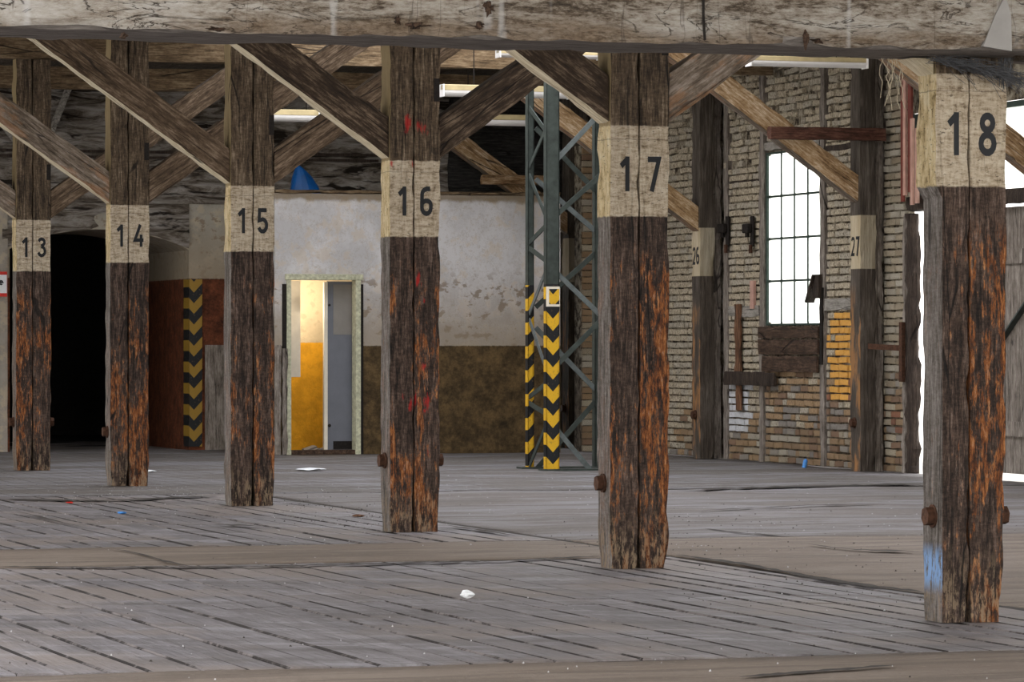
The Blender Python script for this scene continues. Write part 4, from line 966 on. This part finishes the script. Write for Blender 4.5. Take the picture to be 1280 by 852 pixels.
# brick pier behind the mast
pr = empty('brick_pier', c_at(727, SR + .2), SR + .2); tag(pr, 'tan brick pier seen through the lattice mast, right of the white wall', 'pier')
z = 0; k = 0; rp = random.Random(4)
while z < 3.9:
    for j in range(1):
        kk = rp.choice(('tan', 'wash', 'tan', 'brown', 'wash2')); o = bpy.data.objects.new('brick', BMESH[kk][rp.randrange(4)]); C.objects.link(o); o.parent = pr
        o.rotation_euler = (0, 0, math.pi / 2); o.location = (.11, rp.uniform(-.006, .006), z + .042); o.scale = (1, .2, .073)
    z += .083
m = MB(); m.box(0.005, .215, .03, .3, 0, 3.93); m.build('pier_core', 'mortar', pr)
cu0 = c_at(742, SR - .2); m = MB(); m.box(cu0 - .012, cu0 + .012, SR - .2, SR - .17, z_at(280, 14, SR), z_at(178, 14, SR)); o = put(m.build('orange_batten', 'batten_orange'), 0, 0); tag(o, 'thin orange-red upright batten between the mast and column 17', 'batten')
grid_wall('end_plaster', 'arch_left', wa, c_at(690, SR + 2.2), CW, 0, GT, SR + 2.2, .02, .3, seed=9)

# ---------------------------------------------------------------- fluorescent fittings
def lamp(pa, pb, py, s, label, hh=13):
    a, d = c_at(pa, s), c_at(pb, s); L = d - a; t = empty('fluorescent_lamp', a, s, z_at(py, (a + d) / 2, s)); tag(t, label, 'lamp', 'unlit fluorescent ceiling lamps')
    k = depth(a, s) / FPX; h = hh * k
    m = MB(); m.box(0, L, -.05, .05, h * .5, h, .008); m.build('housing', 'lamp_cream', t)
    b = bmesh.new(); n = 8; ra = []
    for x in (0.012, L - .012): ra.append([b.verts.new((x, .075 * math.cos(math.pi * i / n + math.pi), h * .5 + h * .5 * math.sin(math.pi * i / n + math.pi))) for i in range(n + 1)])
    for i in range(n): b.faces.new((ra[0][i], ra[0][i + 1], ra[1][i + 1], ra[1][i]))
    b.faces.new(ra[0]); b.faces.new(list(reversed(ra[1]))); bmesh.ops.recalc_face_normals(b, faces=b.faces)
    me = bpy.data.meshes.new('diffuser'); b.to_mesh(me); b.free(); link('diffuser', me, 'lamp_white', t)
    for x in (0, L - .012): m = MB(); m.box(x, x + .012, -.078, .078, -.004, h + .002); m.build('end_cap', 'lamp_white', t)
    for x in (L * .25, L * .75): m = MB(); m.cyl((x, 0, h), (x, 0, 4.95 - z_at(py, (a + d) / 2, s)), .006, 6); m.build('hanger', 'iron', t)
lamp(552, 712, 122, 43.0, 'unlit fluorescent lamp above the steel mast, the lower long one', 15)
lamp(560, 660, 157, 47.2, 'unlit fluorescent lamp just left of the mast, lowest of the row', 14)
lamp(338, 398, 152, 46.6, 'unlit fluorescent lamp right of column 15', 15)
lamp(622, 750, 73, 37.0, 'unlit fluorescent lamp end under the big beam left of column 17', 9)
lamp(935, 1082, 84, 37.0, 'unlit fluorescent lamp under the big beam, above the barred window', 13)

# ---------------------------------------------------------------- litter
def crumple(name, px, py, r0, mat, label, cat, seed, flat=.7):
    c, s = floor_at(px, py); b = bmesh.new(); bmesh.ops.create_icosphere(b, subdivisions=2, radius=r0)
    for v in b.verts:
        k = 1 + .55 * noise.noise(v.co * (2.2 / r0) + Vector((seed, seed, seed))); v.co = Vector((v.co.x * k * 1.25, v.co.y * k, v.co.z * k * flat))
    lo = min(v.co.z for v in b.verts)
    for v in b.verts: v.co.z -= lo
    me = bpy.data.meshes.new(name); b.to_mesh(me); b.free(); o = link(name, me, mat); put(o, c, s, .0); return tag(o, label, cat)
crumple('crumpled_paper', 584, 748, .032, 'paper', 'small crumpled white paper on the planks in the foreground', 'paper', 3)
crumple('plastic_scrap', 152, 642, .03, 'bright_blue', 'tiny blue plastic scrap on the floor left of column 15', 'scrap', 4, .3)
crumple('plastic_scrap', 87, 629, .028, 'sign_red', 'tiny orange-red scrap on the floor between columns 13 and 14', 'scrap', 5, .3)
crumple('cardboard_scrap', 448, 646, .04, 'plank_rust', 'brown scrap on the floor left of column 16', 'scrap', 6, .3)
crumple('paper_sheet', 388, 588, .13, 'paper', 'flat white paper sheet on the floor in front of the doorway', 'paper', 7, .12)
crumple('paper_sheet', 186, 590, .06, 'paper', 'white paper scrap on the floor right of column 14', 'paper', 8, .2)
m = MB(); m.cyl((0, 0, .0), (.02, 0, .085), .025, 10); m.cyl((.02, 0, .085), (.023, 0, .1), .014, 10)
c_, s_ = floor_at(1005, 584.5); o = put(m.build('blue_can', 'bright_blue'), c_, s_); tag(o, 'small blue and white can at the foot of the brick wall', 'can')
